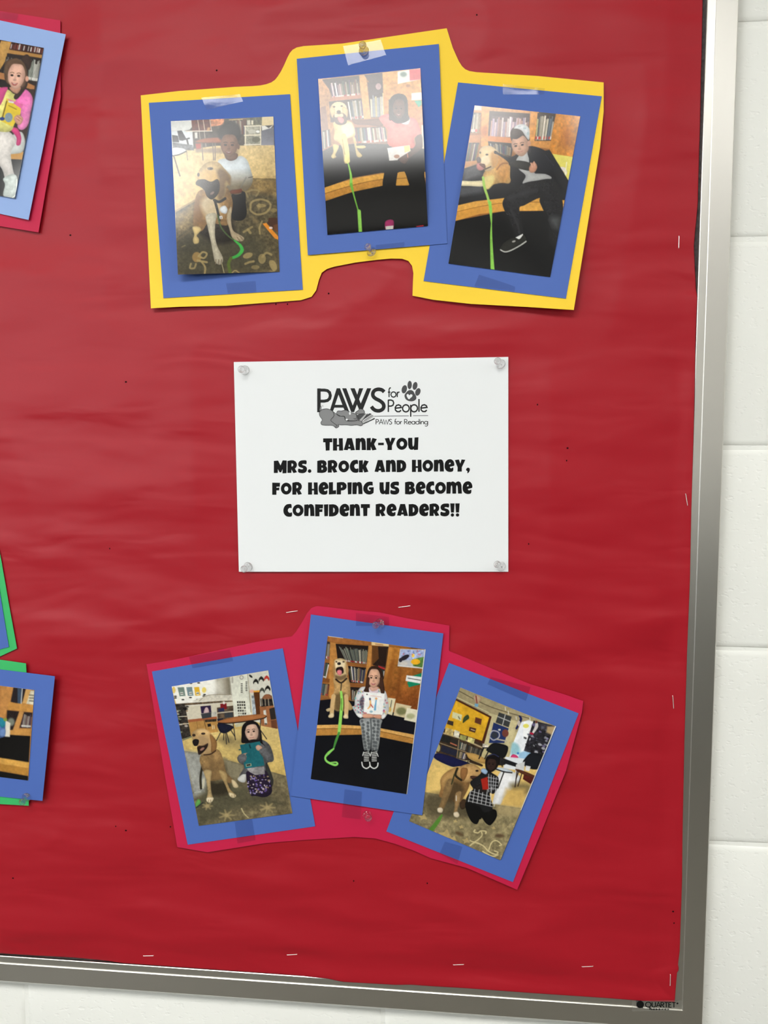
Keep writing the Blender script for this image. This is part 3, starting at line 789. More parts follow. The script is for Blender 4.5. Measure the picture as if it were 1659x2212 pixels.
# --- 2: golden dog beside a child in a coral top, reading bench
def pic2():
    p = Pic(660, 120, 5.53, [(150, 280), (1372, 150), (1460, 2035), (262, 2140)], NX, NY, (150, 104, 62), 22)
    P, S, E, L = p.P, p.S, p.E, p.L
    P([(140, 270), (300, 255), (290, 520), (330, 860), (200, 1150)], (176, 124, 72), nz=.2)
    P([(200, 285), (640, 240), (650, 480), (330, 530), (280, 400), (205, 300)], (60, 44, 40))
    p.books([(285, 310), (635, 275), (650, 478), (325, 520)], 22, SP + [(190, 170, 170), (180, 150, 150)], (50, 40, 40), .35, (170, 60, 60))
    P([(300, 500), (660, 470), (665, 510), (285, 550)], (170, 110, 80))
    P([(280, 550), (670, 510), (700, 760), (300, 800)], (70, 54, 48))
    p.books([(500, 540), (680, 525), (700, 750), (540, 770)], 14, SP, (50, 40, 36), .1, (170, 70, 70))
    P([(640, 240), (720, 232), (780, 760), (700, 770)], (200, 150, 86), nz=.15); P([(700, 232), (920, 205), (930, 300), (760, 320)], (74, 60, 62))
    P([(740, 320), (930, 300), (940, 740), (780, 740)], (70, 58, 58)); p.books([(770, 480), (935, 440), (940, 730), (785, 735)], 9, [(190, 180, 150), (205, 190, 130), (120, 130, 140), (190, 190, 190)], (60, 50, 50), .2)
    E(870, 370, 34, 40, (170, 140, 140))
    P([(180, 620), (240, 600), (300, 1090), (200, 1160)], (130, 90, 70)); p.books([(200, 900), (290, 880), (310, 1080), (210, 1120)], 6, SP, (60, 50, 44))
    P([(500, 770), (960, 740), (980, 850), (560, 870)], (150, 98, 70)); p.books([(580, 860), (950, 850), (975, 1030), (600, 1060)], 20, SP + [(190, 150, 160)], (70, 52, 50), .1, (180, 90, 70))
    P([(190, 1130), (330, 1060), (985, 1030), (985, 1075), (200, 1180)], (150, 100, 76))
    P([(918, 205), (1390, 150), (1400, 1000), (940, 760)], (206, 150, 78), c2=(176, 108, 60), ax=(0, 250, 0, 900), nz=.18)
    P([(1100, 190), (1375, 150), (1375, 285), (1100, 340)], (226, 224, 214)); P([(1240, 170), (1375, 155), (1375, 285), (1245, 300)], (204, 72, 78)); E(1170, 225, 40, 30, (110, 130, 120), soft=12)
    P([(1265, 450), (1385, 440), (1388, 528), (1268, 534)], (232, 232, 226)); P([(1300, 540), (1385, 534), (1385, 590), (1350, 615)], (60, 160, 130)); E(1225, 360, 26, 16, (150, 96, 50), soft=8)
    P([(1385, 830), (1410, 830), (1418, 1125), (1395, 1130)], (220, 210, 180))
    # bench and carpet
    P([(190, 1150), (330, 1080), (640, 1050), (1000, 1060), (1440, 1120), (1440, 1400), (900, 1400), (560, 1460), (225, 1580)], (18, 19, 21), nz=.25)
    P([(200, 1150), (340, 1085), (990, 1040), (980, 1100), (560, 1150)], (60, 60, 62), soft=30, a=.5)
    P([(220, 1700), (560, 1600), (920, 1540), (1460, 1540), (1470, 2060), (255, 2160)], (11, 11, 12))
    P([(222, 1580), (400, 1520), (640, 1455), (940, 1405), (1200, 1385), (1440, 1390), (1445, 1470), (940, 1480), (600, 1540), (228, 1650)], (214, 158, 66), nz=.1)
    P([(228, 1650), (600, 1540), (940, 1475), (1445, 1465), (1445, 1550), (920, 1555), (560, 1630), (238, 1738)], (188, 132, 54), nz=.12)
    L([(228, 1650), (420, 1590), (640, 1530), (940, 1478), (1440, 1468)], 7, (120, 80, 30))
    # dog
    for pts in ([(330, 1060), (400, 1080), (360, 1180), (368, 1210), (330, 1232), (305, 1205), (330, 1150)], [(560, 940), (600, 1000), (620, 1120), (678, 1190), (650, 1218), (610, 1200), (590, 1100)], [(600, 1080), (700, 1075), (720, 1095), (690, 1110), (620, 1105)]):
        S(pts, (206, 180, 110))
    S([(330, 800), (420, 780), (520, 780), (580, 860), (590, 960), (500, 1000), (520, 1150), (526, 1270), (490, 1292), (460, 1270), (440, 1120), (400, 1040), (340, 1000), (345, 900)], (214, 186, 124), nz=.1)
    S([(430, 850), (540, 800), (580, 880), (560, 950), (480, 970)], (236, 220, 170), soft=16); L([(455, 960), (490, 1120), (500, 1260)], 60, (222, 206, 120)); L([(440, 1000), (470, 1180)], 10, (160, 140, 70))
    E(395, 640, 100, 88, (222, 196, 150)); S([(290, 640), (320, 600), (350, 640), (345, 740), (310, 730)], (206, 172, 124)); S([(440, 620), (500, 640), (500, 730), (460, 760)], (206, 172, 124))
    S([(330, 720), (400, 680), (480, 710), (490, 800), (430, 832), (360, 810)], (92, 70, 62)); S([(385, 740), (430, 735), (460, 770), (440, 808), (400, 790)], (226, 130, 130)); E(396, 672, 26, 20, (60, 48, 44)); E(342, 612, 14, 10, (60, 48, 40)); E(432, 604, 14, 10, (60, 48, 40))
    S([(350, 690), (400, 700), (440, 690), (450, 730), (400, 735), (350, 735)], (214, 190, 150))
    L([(510, 1290), (540, 1420), (545, 1540)], [14, 26, 34], GREEN); L([(545, 1540), (575, 1660), (620, 1820), (640, 1880)], [36, 18, 16, 26], (110, 176, 60)); L([(640, 1860), (656, 2120)], 42, GREEN, sm=False)
    # child
    S([(950, 1080), (1100, 1180), (1380, 1110), (1430, 1180), (1420, 1420), (1440, 1580), (1420, 1900), (1300, 2030), (1240, 1900), (1240, 1600), (1180, 1380), (1110, 1400), (1080, 1560), (1070, 1900), (1060, 1960), (940, 1960), (920, 1560), (940, 1380), (920, 1180)], (13, 13, 14))
    P([(1100, 1400), (1180, 1385), (1240, 1545), (1080, 1548)], (200, 146, 62)); L([(1090, 1470), (1215, 1462)], 7, (120, 80, 30))
    S([(560, 760), (700, 770), (900, 750), (940, 800), (900, 850), (760, 830), (600, 820)], (110, 72, 56))
    S([(880, 740), (1000, 700), (1100, 790), (1240, 740), (1330, 780), (1380, 960), (1300, 980), (1310, 1080), (1280, 1110), (1000, 1080), (980, 900), (930, 830)], (238, 128, 122), c2=(228, 110, 96), ax=(0, 760, 0, 1080), nz=.05)
    S([(1130, 790), (1240, 740), (1230, 820), (1150, 815)], (236, 226, 220))
    S([(1310, 980), (1385, 940), (1400, 1060), (1380, 1120), (1250, 1220), (1190, 1290), (1120, 1260), (1110, 1200), (1200, 1160), (1310, 1080)], (82, 48, 34)); L([(1215, 1170), (1222, 1215)], 8, (226, 140, 110))
    P([(975, 1105), (1245, 1070), (1255, 1140), (1110, 1230), (1100, 1250), (1000, 1258)], (216, 212, 206)); P([(1175, 1082), (1242, 1072), (1250, 1140), (1185, 1160)], (214, 196, 120)); E(1090, 1205, 34, 22, (160, 110, 80)); 
    S([(1000, 560), (1030, 490), (1110, 455), (1190, 480), (1220, 560), (1225, 700), (1240, 760), (1180, 800), (1090, 810), (1020, 760), (1000, 660)], (34, 28, 28))
    p.face(1118, 640, 78, 110, (92, 60, 48), .0, -.1, smile=1.0, mouth=(120, 60, 56), eyes=(24, 18, 18))
    for x in (1010, 1200): L([(x, 540), (x + 4, 760)], 34, (30, 26, 26))
    S([(950, 1990), (1000, 1960), (1050, 1970), (1055, 2040), (1040, 2080), (960, 2085)], (160, 40, 96)); P([(955, 2040), (1050, 2030), (1045, 2080), (960, 2085)], (206, 206, 196)); P([(1320, 2038), (1410, 2025), (1410, 2045), (1325, 2048)], (190, 40, 56))
    return p

# --- 3: reclining golden dog hugged by a child in a dark jacket and white cap
def pic3():
    p = Pic(950, 200, 5.18, [(390, 143), (1573, 265), (1235, 2065), (97, 1912)], NX, NY, (150, 96, 44), 33)
    P, S, E, L = p.P, p.S, p.E, p.L
    P([(380, 130), (1600, 255), (1600, 330), (370, 215)], (200, 140, 78), nz=.15); P([(385, 140), (470, 150), (465, 200), (380, 195)], (224, 190, 180))
    P([(350, 230), (460, 230), (440, 560), (270, 850)], (150, 96, 54))
    p.books([(375, 225), (455, 232), (440, 450), (350, 450)], 6, SP, (60, 48, 40), .1, (190, 50, 40))
    p.books([(330, 560), (440, 560), (400, 780), (290, 770)], 8, SP, (60, 48, 40), .1)
    P([(330, 480), (460, 470), (450, 560), (325, 560)], (186, 120, 66)); P([(290, 770), (420, 760), (420, 810), (275, 850)], (196, 140, 90))
    P([(470, 170), (555, 175), (540, 620), (460, 600)], (216, 146, 66), nz=.15); E(500, 430, 40, 60, (180, 96, 26), soft=20, a=.8)
    P([(555, 205), (1010, 235), (990, 520), (540, 500)], (70, 50, 46)); p.books([(580, 260), (1000, 280), (985, 500), (560, 495)], 24, [(216, 200, 196), (196, 170, 176), (170, 150, 170), (226, 216, 200), (180, 140, 130)], (86, 66, 66), .3)
    P([(540, 485), (830, 505), (830, 570), (540, 545)], (206, 128, 66)); P([(540, 545), (830, 570), (800, 720), (560, 690)], (44, 38, 36)); p.books([(560, 560), (800, 590), (790, 710), (580, 660)], 14, SP, (40, 34, 32), .2)
    P([(1020, 200), (1110, 215), (1060, 545), (985, 540)], (216, 148, 70), nz=.15)
    P([(1110, 215), (1300, 235), (1260, 540), (1060, 545)], (56, 40, 34)); p.books([(1095, 225), (1290, 270), (1245, 530), (1070, 535)], 12, [(226, 216, 190), (170, 160, 140), (206, 196, 180), (90, 100, 110), (190, 180, 120)], (60, 46, 40), .2, (200, 60, 50))
    P([(990, 540), (1250, 540), (1235, 630), (1000, 600)], (206, 140, 66), nz=.1)
    P([(1300, 235), (1600, 260), (1500, 720), (1225, 690), (1250, 480)], (196, 126, 42), nz=.3); E(1420, 500, 60, 110, (160, 90, 24), soft=50, a=.7); L([(1330, 300), (1300, 640)], 20, (216, 150, 70), soft=14, a=.6)
    P([(1260, 685), (1490, 720), (1440, 985), (1300, 950)], (226, 214, 100)); E(1370, 890, 54, 60, (226, 216, 206)); E(1355, 905, 40, 36, (196, 176, 110)); E(1350, 950, 26, 20, (206, 120, 80)); L([(1420, 780), (1400, 930)], 12, (240, 236, 190))
    # bench
    P([(270, 850), (430, 800), (800, 720), (1230, 640), (1440, 985), (1400, 1210), (720, 1180), (205, 1260)], (24, 25, 28), nz=.25)
    P([(290, 860), (420, 800), (480, 920), (250, 1000)], (92, 92, 96), soft=24, a=.8); P([(225, 1060), (480, 1040), (480, 1120), (215, 1160)], (86, 88, 92), soft=24, a=.7)
    P([(150, 1440), (700, 1330), (1380, 1320), (1300, 2080), (80, 1930)], (15, 16, 18), nz=.2)
    P([(202, 1262), (400, 1215), (720, 1180), (1100, 1175), (1400, 1205), (1390, 1320), (720, 1325), (440, 1360), (170, 1438)], (220, 162, 72), nz=.1); L([(190, 1335), (430, 1280), (720, 1235), (1110, 1225), (1390, 1250)], 9, (160, 108, 40))
    P([(190, 1335), (430, 1280), (720, 1240), (720, 1325), (440, 1360), (172, 1436)], (210, 146, 60), a=.6)
    # dog
    P([(240, 995), (480, 985), (480, 1045), (240, 1040)], (226, 210, 166)); S([(230, 990), (330, 990), (480, 1000), (480, 1050), (330, 1045), (235, 1040)], (232, 218, 176))
    S([(480, 940), (520, 860), (620, 780), (700, 700), (780, 780), (790, 1000), (700, 1010), (600, 1030), (540, 1080), (490, 1060)], (210, 166, 100), nz=.15)
    S([(600, 680), (700, 700), (780, 770), (775, 950), (700, 1000), (640, 900)], (196, 140, 74), soft=30, a=.9, nz=.15); L([(640, 860), (690, 800), (760, 790)], 12, (140, 90, 46), soft=6)
    S([(500, 950), (600, 930), (600, 1010), (540, 1080), (490, 1040)], (222, 202, 130), soft=12)
    S([(440, 660), (480, 605), (560, 595), (630, 640), (650, 720), (640, 800), (570, 870), (500, 870), (470, 800), (440, 760)], (222, 190, 140))
    S([(570, 690), (620, 660), (655, 730), (640, 800), (590, 830)], (196, 146, 84), soft=14); S([(460, 740), (530, 700), (560, 760), (530, 810), (470, 800)], (232, 210, 170), soft=10)
    S([(412, 735), (440, 720), (462, 750), (450, 790), (420, 780)], (92, 76, 74)); S([(420, 790), (480, 800), (490, 860), (440, 870), (412, 840)], (190, 120, 116)); S([(440, 800), (500, 800), (510, 850), (470, 830)], (110, 70, 60)); E(528, 694, 16, 10, (50, 40, 34)); E(452, 672, 10, 12, (60, 50, 44)); L([(490, 865), (570, 830)], 14, (70, 50, 36))
    # leash
    L([(484, 950), (500, 1060), (530, 1150), (560, 1260)], 28, (166, 206, 96)); L([(560, 1230), (570, 1330), (578, 1460)], [34, 34, 12], GREEN); L([(578, 1460), (575, 1600), (580, 1760), (590, 1975)], [10, 24, 32, 44], GREEN)
    # child
    S([(620, 650), (680, 690), (780, 720), (860, 690), (1000, 600), (1160, 640), (1250, 720), (1340, 820), (1320, 880), (1290, 930), (1380, 1080), (1340, 1110), (1240, 960), (1060, 980), (930, 1020), (860, 1050), (790, 960), (780, 800), (660, 700), (610, 680)], (19, 20, 27))
    S([(860, 740), (980, 640), (1000, 780), (1010, 880), (1180, 910), (1250, 960), (1100, 1000), (930, 1020), (960, 930), (880, 850)], (196, 196, 194)); S([(880, 760), (1010, 790), (1010, 870), (920, 860), (790, 820), (780, 780)], (40, 38, 34))
    S([(990, 610), (1150, 640), (1240, 740), (1335, 830), (1290, 900), (1100, 890), (1060, 880), (1080, 820), (1000, 740)], (22, 24, 32)); L([(1180, 700), (1280, 820)], 16, (40, 42, 52), soft=10, a=.7); L([(1070, 900), (1290, 905)], 10, (10, 10, 14), soft=6)
    S([(1000, 840), (1040, 780), (1075, 790), (1090, 840), (1060, 890), (1010, 890)], (196, 140, 112)); L([(1020, 790), (1035, 830)], 16, (206, 156, 130)); L([(1055, 775), (1062, 815)], 16, (206, 156, 130))
    S([(900, 610), (990, 590), (980, 660), (900, 705)], (176, 124, 100)); 
    S([(795, 520), (800, 430), (850, 390), (950, 410), (1000, 480), (1000, 560), (950, 580), (830, 560)], (66, 52, 44))
    p.face(900, 598, 98, 112, (206, 160, 134), -.18, -.12, smile=.35, mouth=(176, 96, 92), brow=(70, 50, 40)); E(998, 568, 18, 32, (196, 146, 120))
    S([(795, 500), (800, 420), (860, 380), (960, 420), (985, 500), (930, 480), (860, 520)], (70, 56, 50))
    S([(828, 400), (870, 362), (940, 355), (1000, 400), (1006, 480), (995, 530), (960, 490), (920, 430), (870, 405)], (222, 224, 226)); E(950, 400, 20, 12, (150, 170, 176), a=.7); E(985, 460, 12, 20, (150, 170, 176), a=.7); E(890, 380, 18, 8, (160, 170, 176), a=.6)
    S([(930, 1020), (1080, 985), (1260, 970), (1340, 1080), (1370, 1200), (1380, 1330), (1350, 1500), (1310, 1700), (1230, 1680), (1210, 1450), (1120, 1230), (1110, 1180), (950, 1260), (890, 1300), (930, 1500), (920, 1600), (840, 1610), (800, 1480), (720, 1310), (705, 1220), (770, 1130)], (33, 33, 36), nz=.2)
    S([(1240, 1400), (1340, 1400), (1330, 1520), (1270, 1500)], (96, 100, 100), soft=34, a=.6); L([(780, 1180), (930, 1130), (1080, 1090)], 30, (50, 50, 54), soft=20, a=.7); L([(800, 1320), (870, 1480), (890, 1580)], 14, (56, 56, 58), soft=10, a=.7); L([(1110, 1060), (1130, 1190)], 10, (14, 14, 16), soft=6)
    P([(840, 1625), (930, 1580), (935, 1640), (850, 1645)], (226, 226, 222)); S([(670, 1740), (740, 1660), (830, 1620), (890, 1640), (940, 1590), (970, 1650), (900, 1710), (800, 1760), (720, 1782)], (40, 40, 36)); L([(680, 1760), (730, 1782), (800, 1764), (900, 1710), (965, 1665)], 14, (196, 196, 188)); E(828, 1665, 22, 10, (170, 168, 160), rot=-.3)
    return p

# --- 4: yellow dog and a child holding a teal book, classroom
def pic4():
    p = Pic(350, 1430, 5.53, [(115, 293), (1268, 100), (1557, 1808), (440, 1958)], NX, NY, (200, 170, 100), 44)
    P, S, E, L = p.P, p.S, p.E, p.L
    P([(100, 280), (820, 170), (860, 640), (190, 560)], (236, 234, 224)); P([(640, 190), (815, 172), (840, 470), (640, 420)], (150, 140, 118), c2=(112, 104, 86), ax=(660, 200, 820, 230), soft=20, a=.9); P([(560, 220), (720, 200), (760, 400), (560, 400)], (236, 234, 224), soft=60, a=.6)
    P([(185, 305), (262, 300), (280, 405), (210, 410)], (112, 130, 120)); P([(290, 302), (358, 298), (375, 402), (310, 405)], (112, 134, 140)); P([(383, 302), (442, 298), (460, 398), (398, 402)], (226, 178, 50)); E(502, 335, 26, 34, (232, 208, 110)); E(140, 335, 22, 40, (226, 196, 110))
    for x, y in ((235, 375), (340, 372), (425, 372)): P([(x - 18, y - 12), (x + 18, y - 14), (x + 20, y + 16), (x - 14, y + 18)], (226, 226, 216)); L([(x - 10, y + 2), (x + 14, y)], 9, (60, 60, 56))
    for x, y in ((345, 255), (438, 250), (160, 410), (160, 430), (250, 450), (340, 425), (425, 450), (508, 390), (500, 408)): E(x, y, 18, 8, (50, 48, 44))
    P([(150, 500), (840, 455), (845, 475), (160, 530)], (92, 78, 60), nz=.9); P([(360, 470), (540, 395), (840, 395), (840, 460), (400, 475)], (206, 200, 184), nz=.12); L([(440, 470), (560, 395), (840, 392)], 7, (150, 140, 120))
    P([(270, 530), (845, 475), (860, 700), (310, 700)], (206, 198, 176)); 
    P([(815, 178), (1025, 140), (1070, 640), (1000, 720), (870, 750)], (216, 216, 200), nz=.05); L([(1022, 140), (1062, 600)], 6, (120, 116, 100), sm=False)
    P([(1025, 138), (1270, 100), (1400, 800), (1080, 700)], (206, 204, 190))
    for x, y in ((945, 320), (1002, 300)):
        for k in range(6): L([(x, y - 60 + k * 20), (x + 14, y - 60 + k * 20)], 10, (56, 56, 50), sm=False)
    for r in range(6):
        for c in range(4): P([(895 + c * 26 + r * 3, 470 + r * 34), (914 + c * 26 + r * 3, 468 + r * 34), (915 + c * 26 + r * 3, 490 + r * 34), (896 + c * 26 + r * 3, 492 + r * 34)], (52, 50, 44) if p.rs.rand() < .85 else (150, 146, 130))
    E(950, 185, 24, 26, (150, 146, 136)); E(950, 185, 15, 17, (214, 212, 198)); E(840, 215, 12, 40, (176, 172, 160))
    for x, y, c in ((1120, 235, (34, 34, 30)), (1185, 205, (40, 40, 36)), (1250, 195, (196, 60, 50)), (1195, 340, (70, 72, 64)), (1262, 315, (30, 30, 28))): S([(x - 30, y), (x, y - 34), (x + 32, y), (x + 26, y + 30), (x + 10, y + 6), (x - 14, y + 8), (x - 26, y + 30)], c)
    E(1060, 170, 26, 12, (40, 40, 36), rot=.7); E(1075, 350, 30, 20, (226, 176, 156))
    P([(1095, 360), (1165, 350), (1178, 620), (1130, 640), (1100, 600)], (84, 48, 26)); P([(1090, 345), (1165, 338), (1165, 360), (1095, 362)], (226, 160, 60)); P([(1165, 530), (1330, 510), (1390, 790), (1300, 830), (1190, 820)], (150, 96, 60), nz=.12)
    P([(1175, 440), (1310, 400), (1330, 520), (1185, 535)], (34, 30, 28), nz=.8); S([(1200, 440), (1230, 390), (1290, 390), (1310, 440)], (140, 90, 60)); for_ = [L([(1190 + i * 40, 440), (1196 + i * 40, 520)], 7, (190, 176, 150), sm=False) for i in range(3)]
    P([(1280, 560), (1345, 540), (1365, 680), (1300, 690)], (44, 38, 34)); P([(1210, 580), (1240, 572), (1258, 740), (1225, 750)], (206, 206, 196)); E(1240, 740, 16, 12, (90, 84, 76)); P([(1300, 700), (1370, 690), (1375, 800), (1310, 810)], (100, 60, 40))
    P([(1070, 400), (1100, 400), (1125, 620), (1085, 640)], (170, 180, 186), nz=.6)
    # shelves at left, cupboards, screen
    P([(160, 510), (270, 500), (350, 900), (235, 920)], (44, 40, 36), nz=1.0)
    for k in range(22): E(p.rs.uniform(185, 310), p.rs.uniform(530, 860), p.rs.uniform(8, 26), p.rs.uniform(5, 14), [(170, 160, 150), (60, 56, 50), (110, 120, 96), (130, 100, 70), (24, 22, 20)][k % 5])
    for y in (655, 745): L([(195, y), (320, y - 10)], 10, (196, 190, 170), sm=False)
    L([(250, 930), (360, 890)], 20, (120, 120, 90), sm=False)
    P([(310, 690), (655, 650), (660, 690), (318, 725)], (156, 90, 56)); P([(320, 720), (655, 680), (670, 840), (345, 880)], (176, 132, 72), nz=.1); L([(500, 690), (540, 850)], 6, (80, 60, 36), sm=False); L([(415, 715), (440, 860)], 5, (120, 90, 50), sm=False); P([(540, 740), (582, 735), (588, 768), (548, 775)], (30, 26, 24)); L([(600, 760), (606, 800)], 8, (220, 206, 170), sm=False); L([(620, 758), (626, 796)], 8, (220, 206, 170), sm=False); P([(510, 690), (650, 680), (650, 710), (515, 720)], (56, 46, 36), nz=.8)
    P([(458, 530), (582, 518), (590, 600), (470, 615)], (44, 30, 60)); S([(500, 610), (515, 550), (545, 545), (560, 600)], (206, 176, 176)); P([(465, 620), (590, 600), (590, 660), (480, 678)], (56, 58, 62)); P([(592, 600), (650, 590), (655, 640), (595, 655)], (196, 192, 180), nz=.3)
    P([(655, 545), (850, 520), (860, 700), (665, 690)], (92, 76, 60), nz=.6); P([(695, 500), (770, 492), (775, 560), (700, 575)], (120, 28, 34)); E(740, 488, 14, 18, (220, 216, 210)); P([(670, 560), (740, 545), (745, 590), (675, 595)], (40, 44, 76)); L([(660, 610), (850, 590)], 12, (190, 180, 160), sm=False); P([(745, 610), (845, 600), (850, 660), (750, 665)], (56, 58, 62))
    P([(660, 680), (730, 670), (740, 760), (670, 770)], (28, 30, 46))
    # floor
    P([(240, 950), (420, 870), (700, 830), (1180, 760), (1385, 800), (1490, 1370), (1000, 1220), (740, 1160), (260, 1080)], (210, 184, 118), c2=(198, 170, 100), ax=(0, 800, 0, 1300), nz=.1); E(880, 960, 130, 50, (140, 124, 84), soft=50, a=.8); E(760, 930, 90, 40, (120, 106, 74), soft=30, a=.7)
    # table and chair
    P([(870, 750), (990, 700), (1000, 760), (880, 780)], (190, 184, 150)); S([(660, 715), (720, 690), (900, 650), (1150, 625), (1250, 640), (1200, 675), (1000, 710), (800, 732), (690, 732)], (170, 108, 62)); L([(675, 728), (800, 732), (1000, 710), (1200, 676), (1245, 652)], 12, (36, 24, 20))
    P([(750, 740), (850, 735), (850, 760), (755, 760)], (176, 170, 150)); S([(665, 740), (740, 735), (850, 770), (830, 810), (760, 850), (700, 840), (670, 790)], (24, 26, 44))
    for a, b in (((700, 840), (650, 940)), ((740, 850), (735, 930)), ((770, 840), (800, 960)), ((820, 810), (870, 890)), ((850, 735), (876, 930)), ((1180, 680), (1170, 800)), ((1180, 820), (1250, 920)), ((760, 850), (770, 980))): L([a, b], 10, (40, 38, 40), sm=False)
    # rug
    p.rug([(255, 1060), (460, 1090), (740, 1160), (1000, 1230), (1240, 1290), (1480, 1360), (1570, 1830), (440, 1980)], (110, 100, 74), .35, (160, 146, 104), 14, 60)
    P([(255, 1060), (480, 1090), (560, 1200), (520, 1560), (380, 1620)], (160, 162, 158), soft=30, a=.85, nz=.15); P([(740, 1160), (980, 1230), (950, 1400), (800, 1380)], (136, 128, 104), soft=20, a=.8)
    S([(480, 1560), (800, 1460), (1050, 1500), (1300, 1620), (1400, 1700), (1000, 1720), (600, 1900), (430, 1900)], (70, 68, 52), soft=50, a=.7)
    for x, y, r in ((770, 1830, 90), (1260, 1740, 90), (540, 1720, 60)):
        for k in range(7): a = k * .9; L([(x, y), (x + r * math.cos(a), y + .7 * r * math.sin(a))], [30, 16], (166, 148, 104), a=.7, soft=8)
    L([(950, 1750), (980, 1810), (1030, 1860)], 14, (176, 164, 120)); L([(390, 1560), (460, 1550)], 14, (170, 172, 160)); L([(1540, 1600), (1560, 1800)], 30, (150, 130, 90), soft=20)
    S([(400, 1690), (430, 1640), (460, 1660), (450, 1700), (410, 1740)], (96, 160, 80)); L([(410, 1740), (490, 1680)], 16, (50, 56, 50))
    # dog
    L([(480, 1250), (460, 1380), (466, 1510)], 28, (48, 44, 34)); L([(500, 1400), (490, 1500)], 24, (190, 184, 160)); 
    S([(560, 1420), (640, 1440), (780, 1440), (800, 1560), (620, 1600), (560, 1520)], (50, 44, 32), soft=24)
    S([(470, 1110), (560, 1090), (640, 1040), (700, 1080), (740, 1200), (770, 1320), (850, 1410), (800, 1450), (740, 1400), (620, 1420), (540, 1400), (490, 1300), (450, 1180)], (156, 124, 80), nz=.2)
    S([(560, 1160), (680, 1200), (700, 1320), (620, 1400), (540, 1360)], (112, 88, 56), soft=40, a=.7)
    S([(500, 1300), (590, 1300), (580, 1420), (590, 1560), (612, 1640), (570, 1680), (530, 1650), (545, 1560), (530, 1420)], (186, 160, 112), nz=.1); S([(680, 1300), (770, 1330), (780, 1440), (820, 1530), (885, 1590), (860, 1622), (810, 1600), (760, 1480)], (178, 150, 100), nz=.1)
    S([(540, 1620), (612, 1620), (605, 1660), (570, 1682), (530, 1660)], (222, 206, 170)); S([(800, 1560), (850, 1570), (886, 1600), (850, 1624), (806, 1600)], (214, 196, 156)); S([(830, 1410), (870, 1420), (912, 1480), (890, 1505), (850, 1490)], (206, 186, 146))
    for x, y in ((555, 1660), (580, 1662), (835, 1605), (862, 1600)): L([(x, y - 16), (x, y + 8)], 6, (120, 100, 76))
    S([(360, 850), (420, 805), (510, 800), (590, 860), (650, 950), (640, 1050), (570, 1100), (500, 1105), (440, 1100), (420, 1010), (370, 940)], (196, 160, 108), nz=.1); S([(570, 870), (610, 890), (655, 960), (640, 1060), (590, 1080), (585, 980)], (140, 102, 60)); S([(420, 815), (510, 805), (560, 850), (460, 870)], (222, 184, 128), soft=16); S([(450, 880), (540, 900), (580, 1000), (540, 1080), (480, 1090), (440, 960)], (170, 140, 100), soft=20)
    S([(365, 940), (400, 920), (440, 935), (430, 990), (395, 1005), (370, 980)], (28, 24, 24)); S([(425, 1010), (500, 1000), (548, 970), (540, 1020), (490, 1080), (440, 1108), (425, 1060)], (44, 30, 26)); E(480, 1040, 30, 14, (150, 110, 96), rot=-.6); L([(440, 1000), (490, 1000), (540, 975)], 8, (90, 64, 50)); E(380, 875, 20, 17, (56, 42, 34)); E(492, 856, 26, 13, (56, 42, 34)); L([(500, 1110), (580, 1100), (640, 1060)], 14, (60, 40, 30))
    # child
    S([(920, 1370), (1000, 1310), (1000, 1420), (960, 1440), (905, 1410)], (206, 206, 200)); 
    S([(900, 1140), (960, 1080), (1000, 960), (1080, 930), (1200, 930), (1290, 1000), (1335, 1140), (1320, 1190), (1260, 1210), (1300, 1330), (1330, 1420), (1280, 1440), (1000, 1340), (920, 1370), (980, 1250), (920, 1200)], (88, 88, 90), nz=.3); S([(1240, 1200), (1280, 1260), (1330, 1420), (1300, 1500), (1250, 1360)], (50, 50, 48))
    S([(1010, 1310), (1120, 1330), (1240, 1300), (1300, 1440), (1310, 1560), (1230, 1615), (1120, 1600), (1060, 1590), (1020, 1460)], (36, 26, 46))
    for k in range(70):
        x, y = p.rs.uniform(1025, 1290), p.rs.uniform(1350, 1580)
        E(x, y, p.rs.uniform(4, 15), p.rs.uniform(4, 12), [(150, 140, 190), (110, 90, 160), (196, 180, 190), (150, 130, 100)][k % 4])
    P([(1010, 1270), (1220, 1250), (1230, 1340), (1110, 1350), (1040, 1310)], (140, 136, 136), nz=.3)
    S([(950, 880), (955, 780), (1000, 720), (1080, 705), (1150, 740), (1185, 840), (1200, 960), (1230, 1000), (1150, 960), (1000, 970), (950, 960)], (22, 19, 21))
    p.face(1072, 840, 84, 112, (206, 170, 148), -.12, -.08, smile=.4, mouth=(170, 100, 96), brow=(60, 46, 40)); S([(990, 830), (1010, 770), (1060, 745), (1120, 750), (1150, 800), (1140, 740), (1080, 700), (1000, 720), (965, 790)], (22, 19, 21)); E(1100, 950, 70, 26, (26, 24, 26))
    P([(930, 990), (1170, 948), (1225, 1235), (990, 1275)], (30, 96, 104), nz=.08); P([(1000, 1220), (1065, 1210), (1070, 1242), (1004, 1252)], (150, 160, 130)); P([(1008, 1225), (1055, 1216), (1058, 1236), (1012, 1244)], (40, 40, 40)); L([(1045, 990), (1055, 1025)], 16, (16, 50, 56)); P([(915, 1045), (940, 1040), (942, 1052), (916, 1056)], (20, 70, 76))
    S([(1120, 1010), (1150, 990), (1190, 1010), (1200, 1050), (1150, 1060), (1125, 1040)], (196, 156, 134)); S([(960, 1100), (1020, 1085), (1000, 1105), (1010, 1140), (960, 1130)], (186, 150, 130)); S([(1160, 1060), (1220, 1030), (1300, 1110), (1280, 1190), (1200, 1130)], (100, 100, 102), nz=.3); S([(910, 1120), (980, 1100), (1010, 1150), (980, 1200), (920, 1200)], (100, 100, 102), nz=.3)
    return p

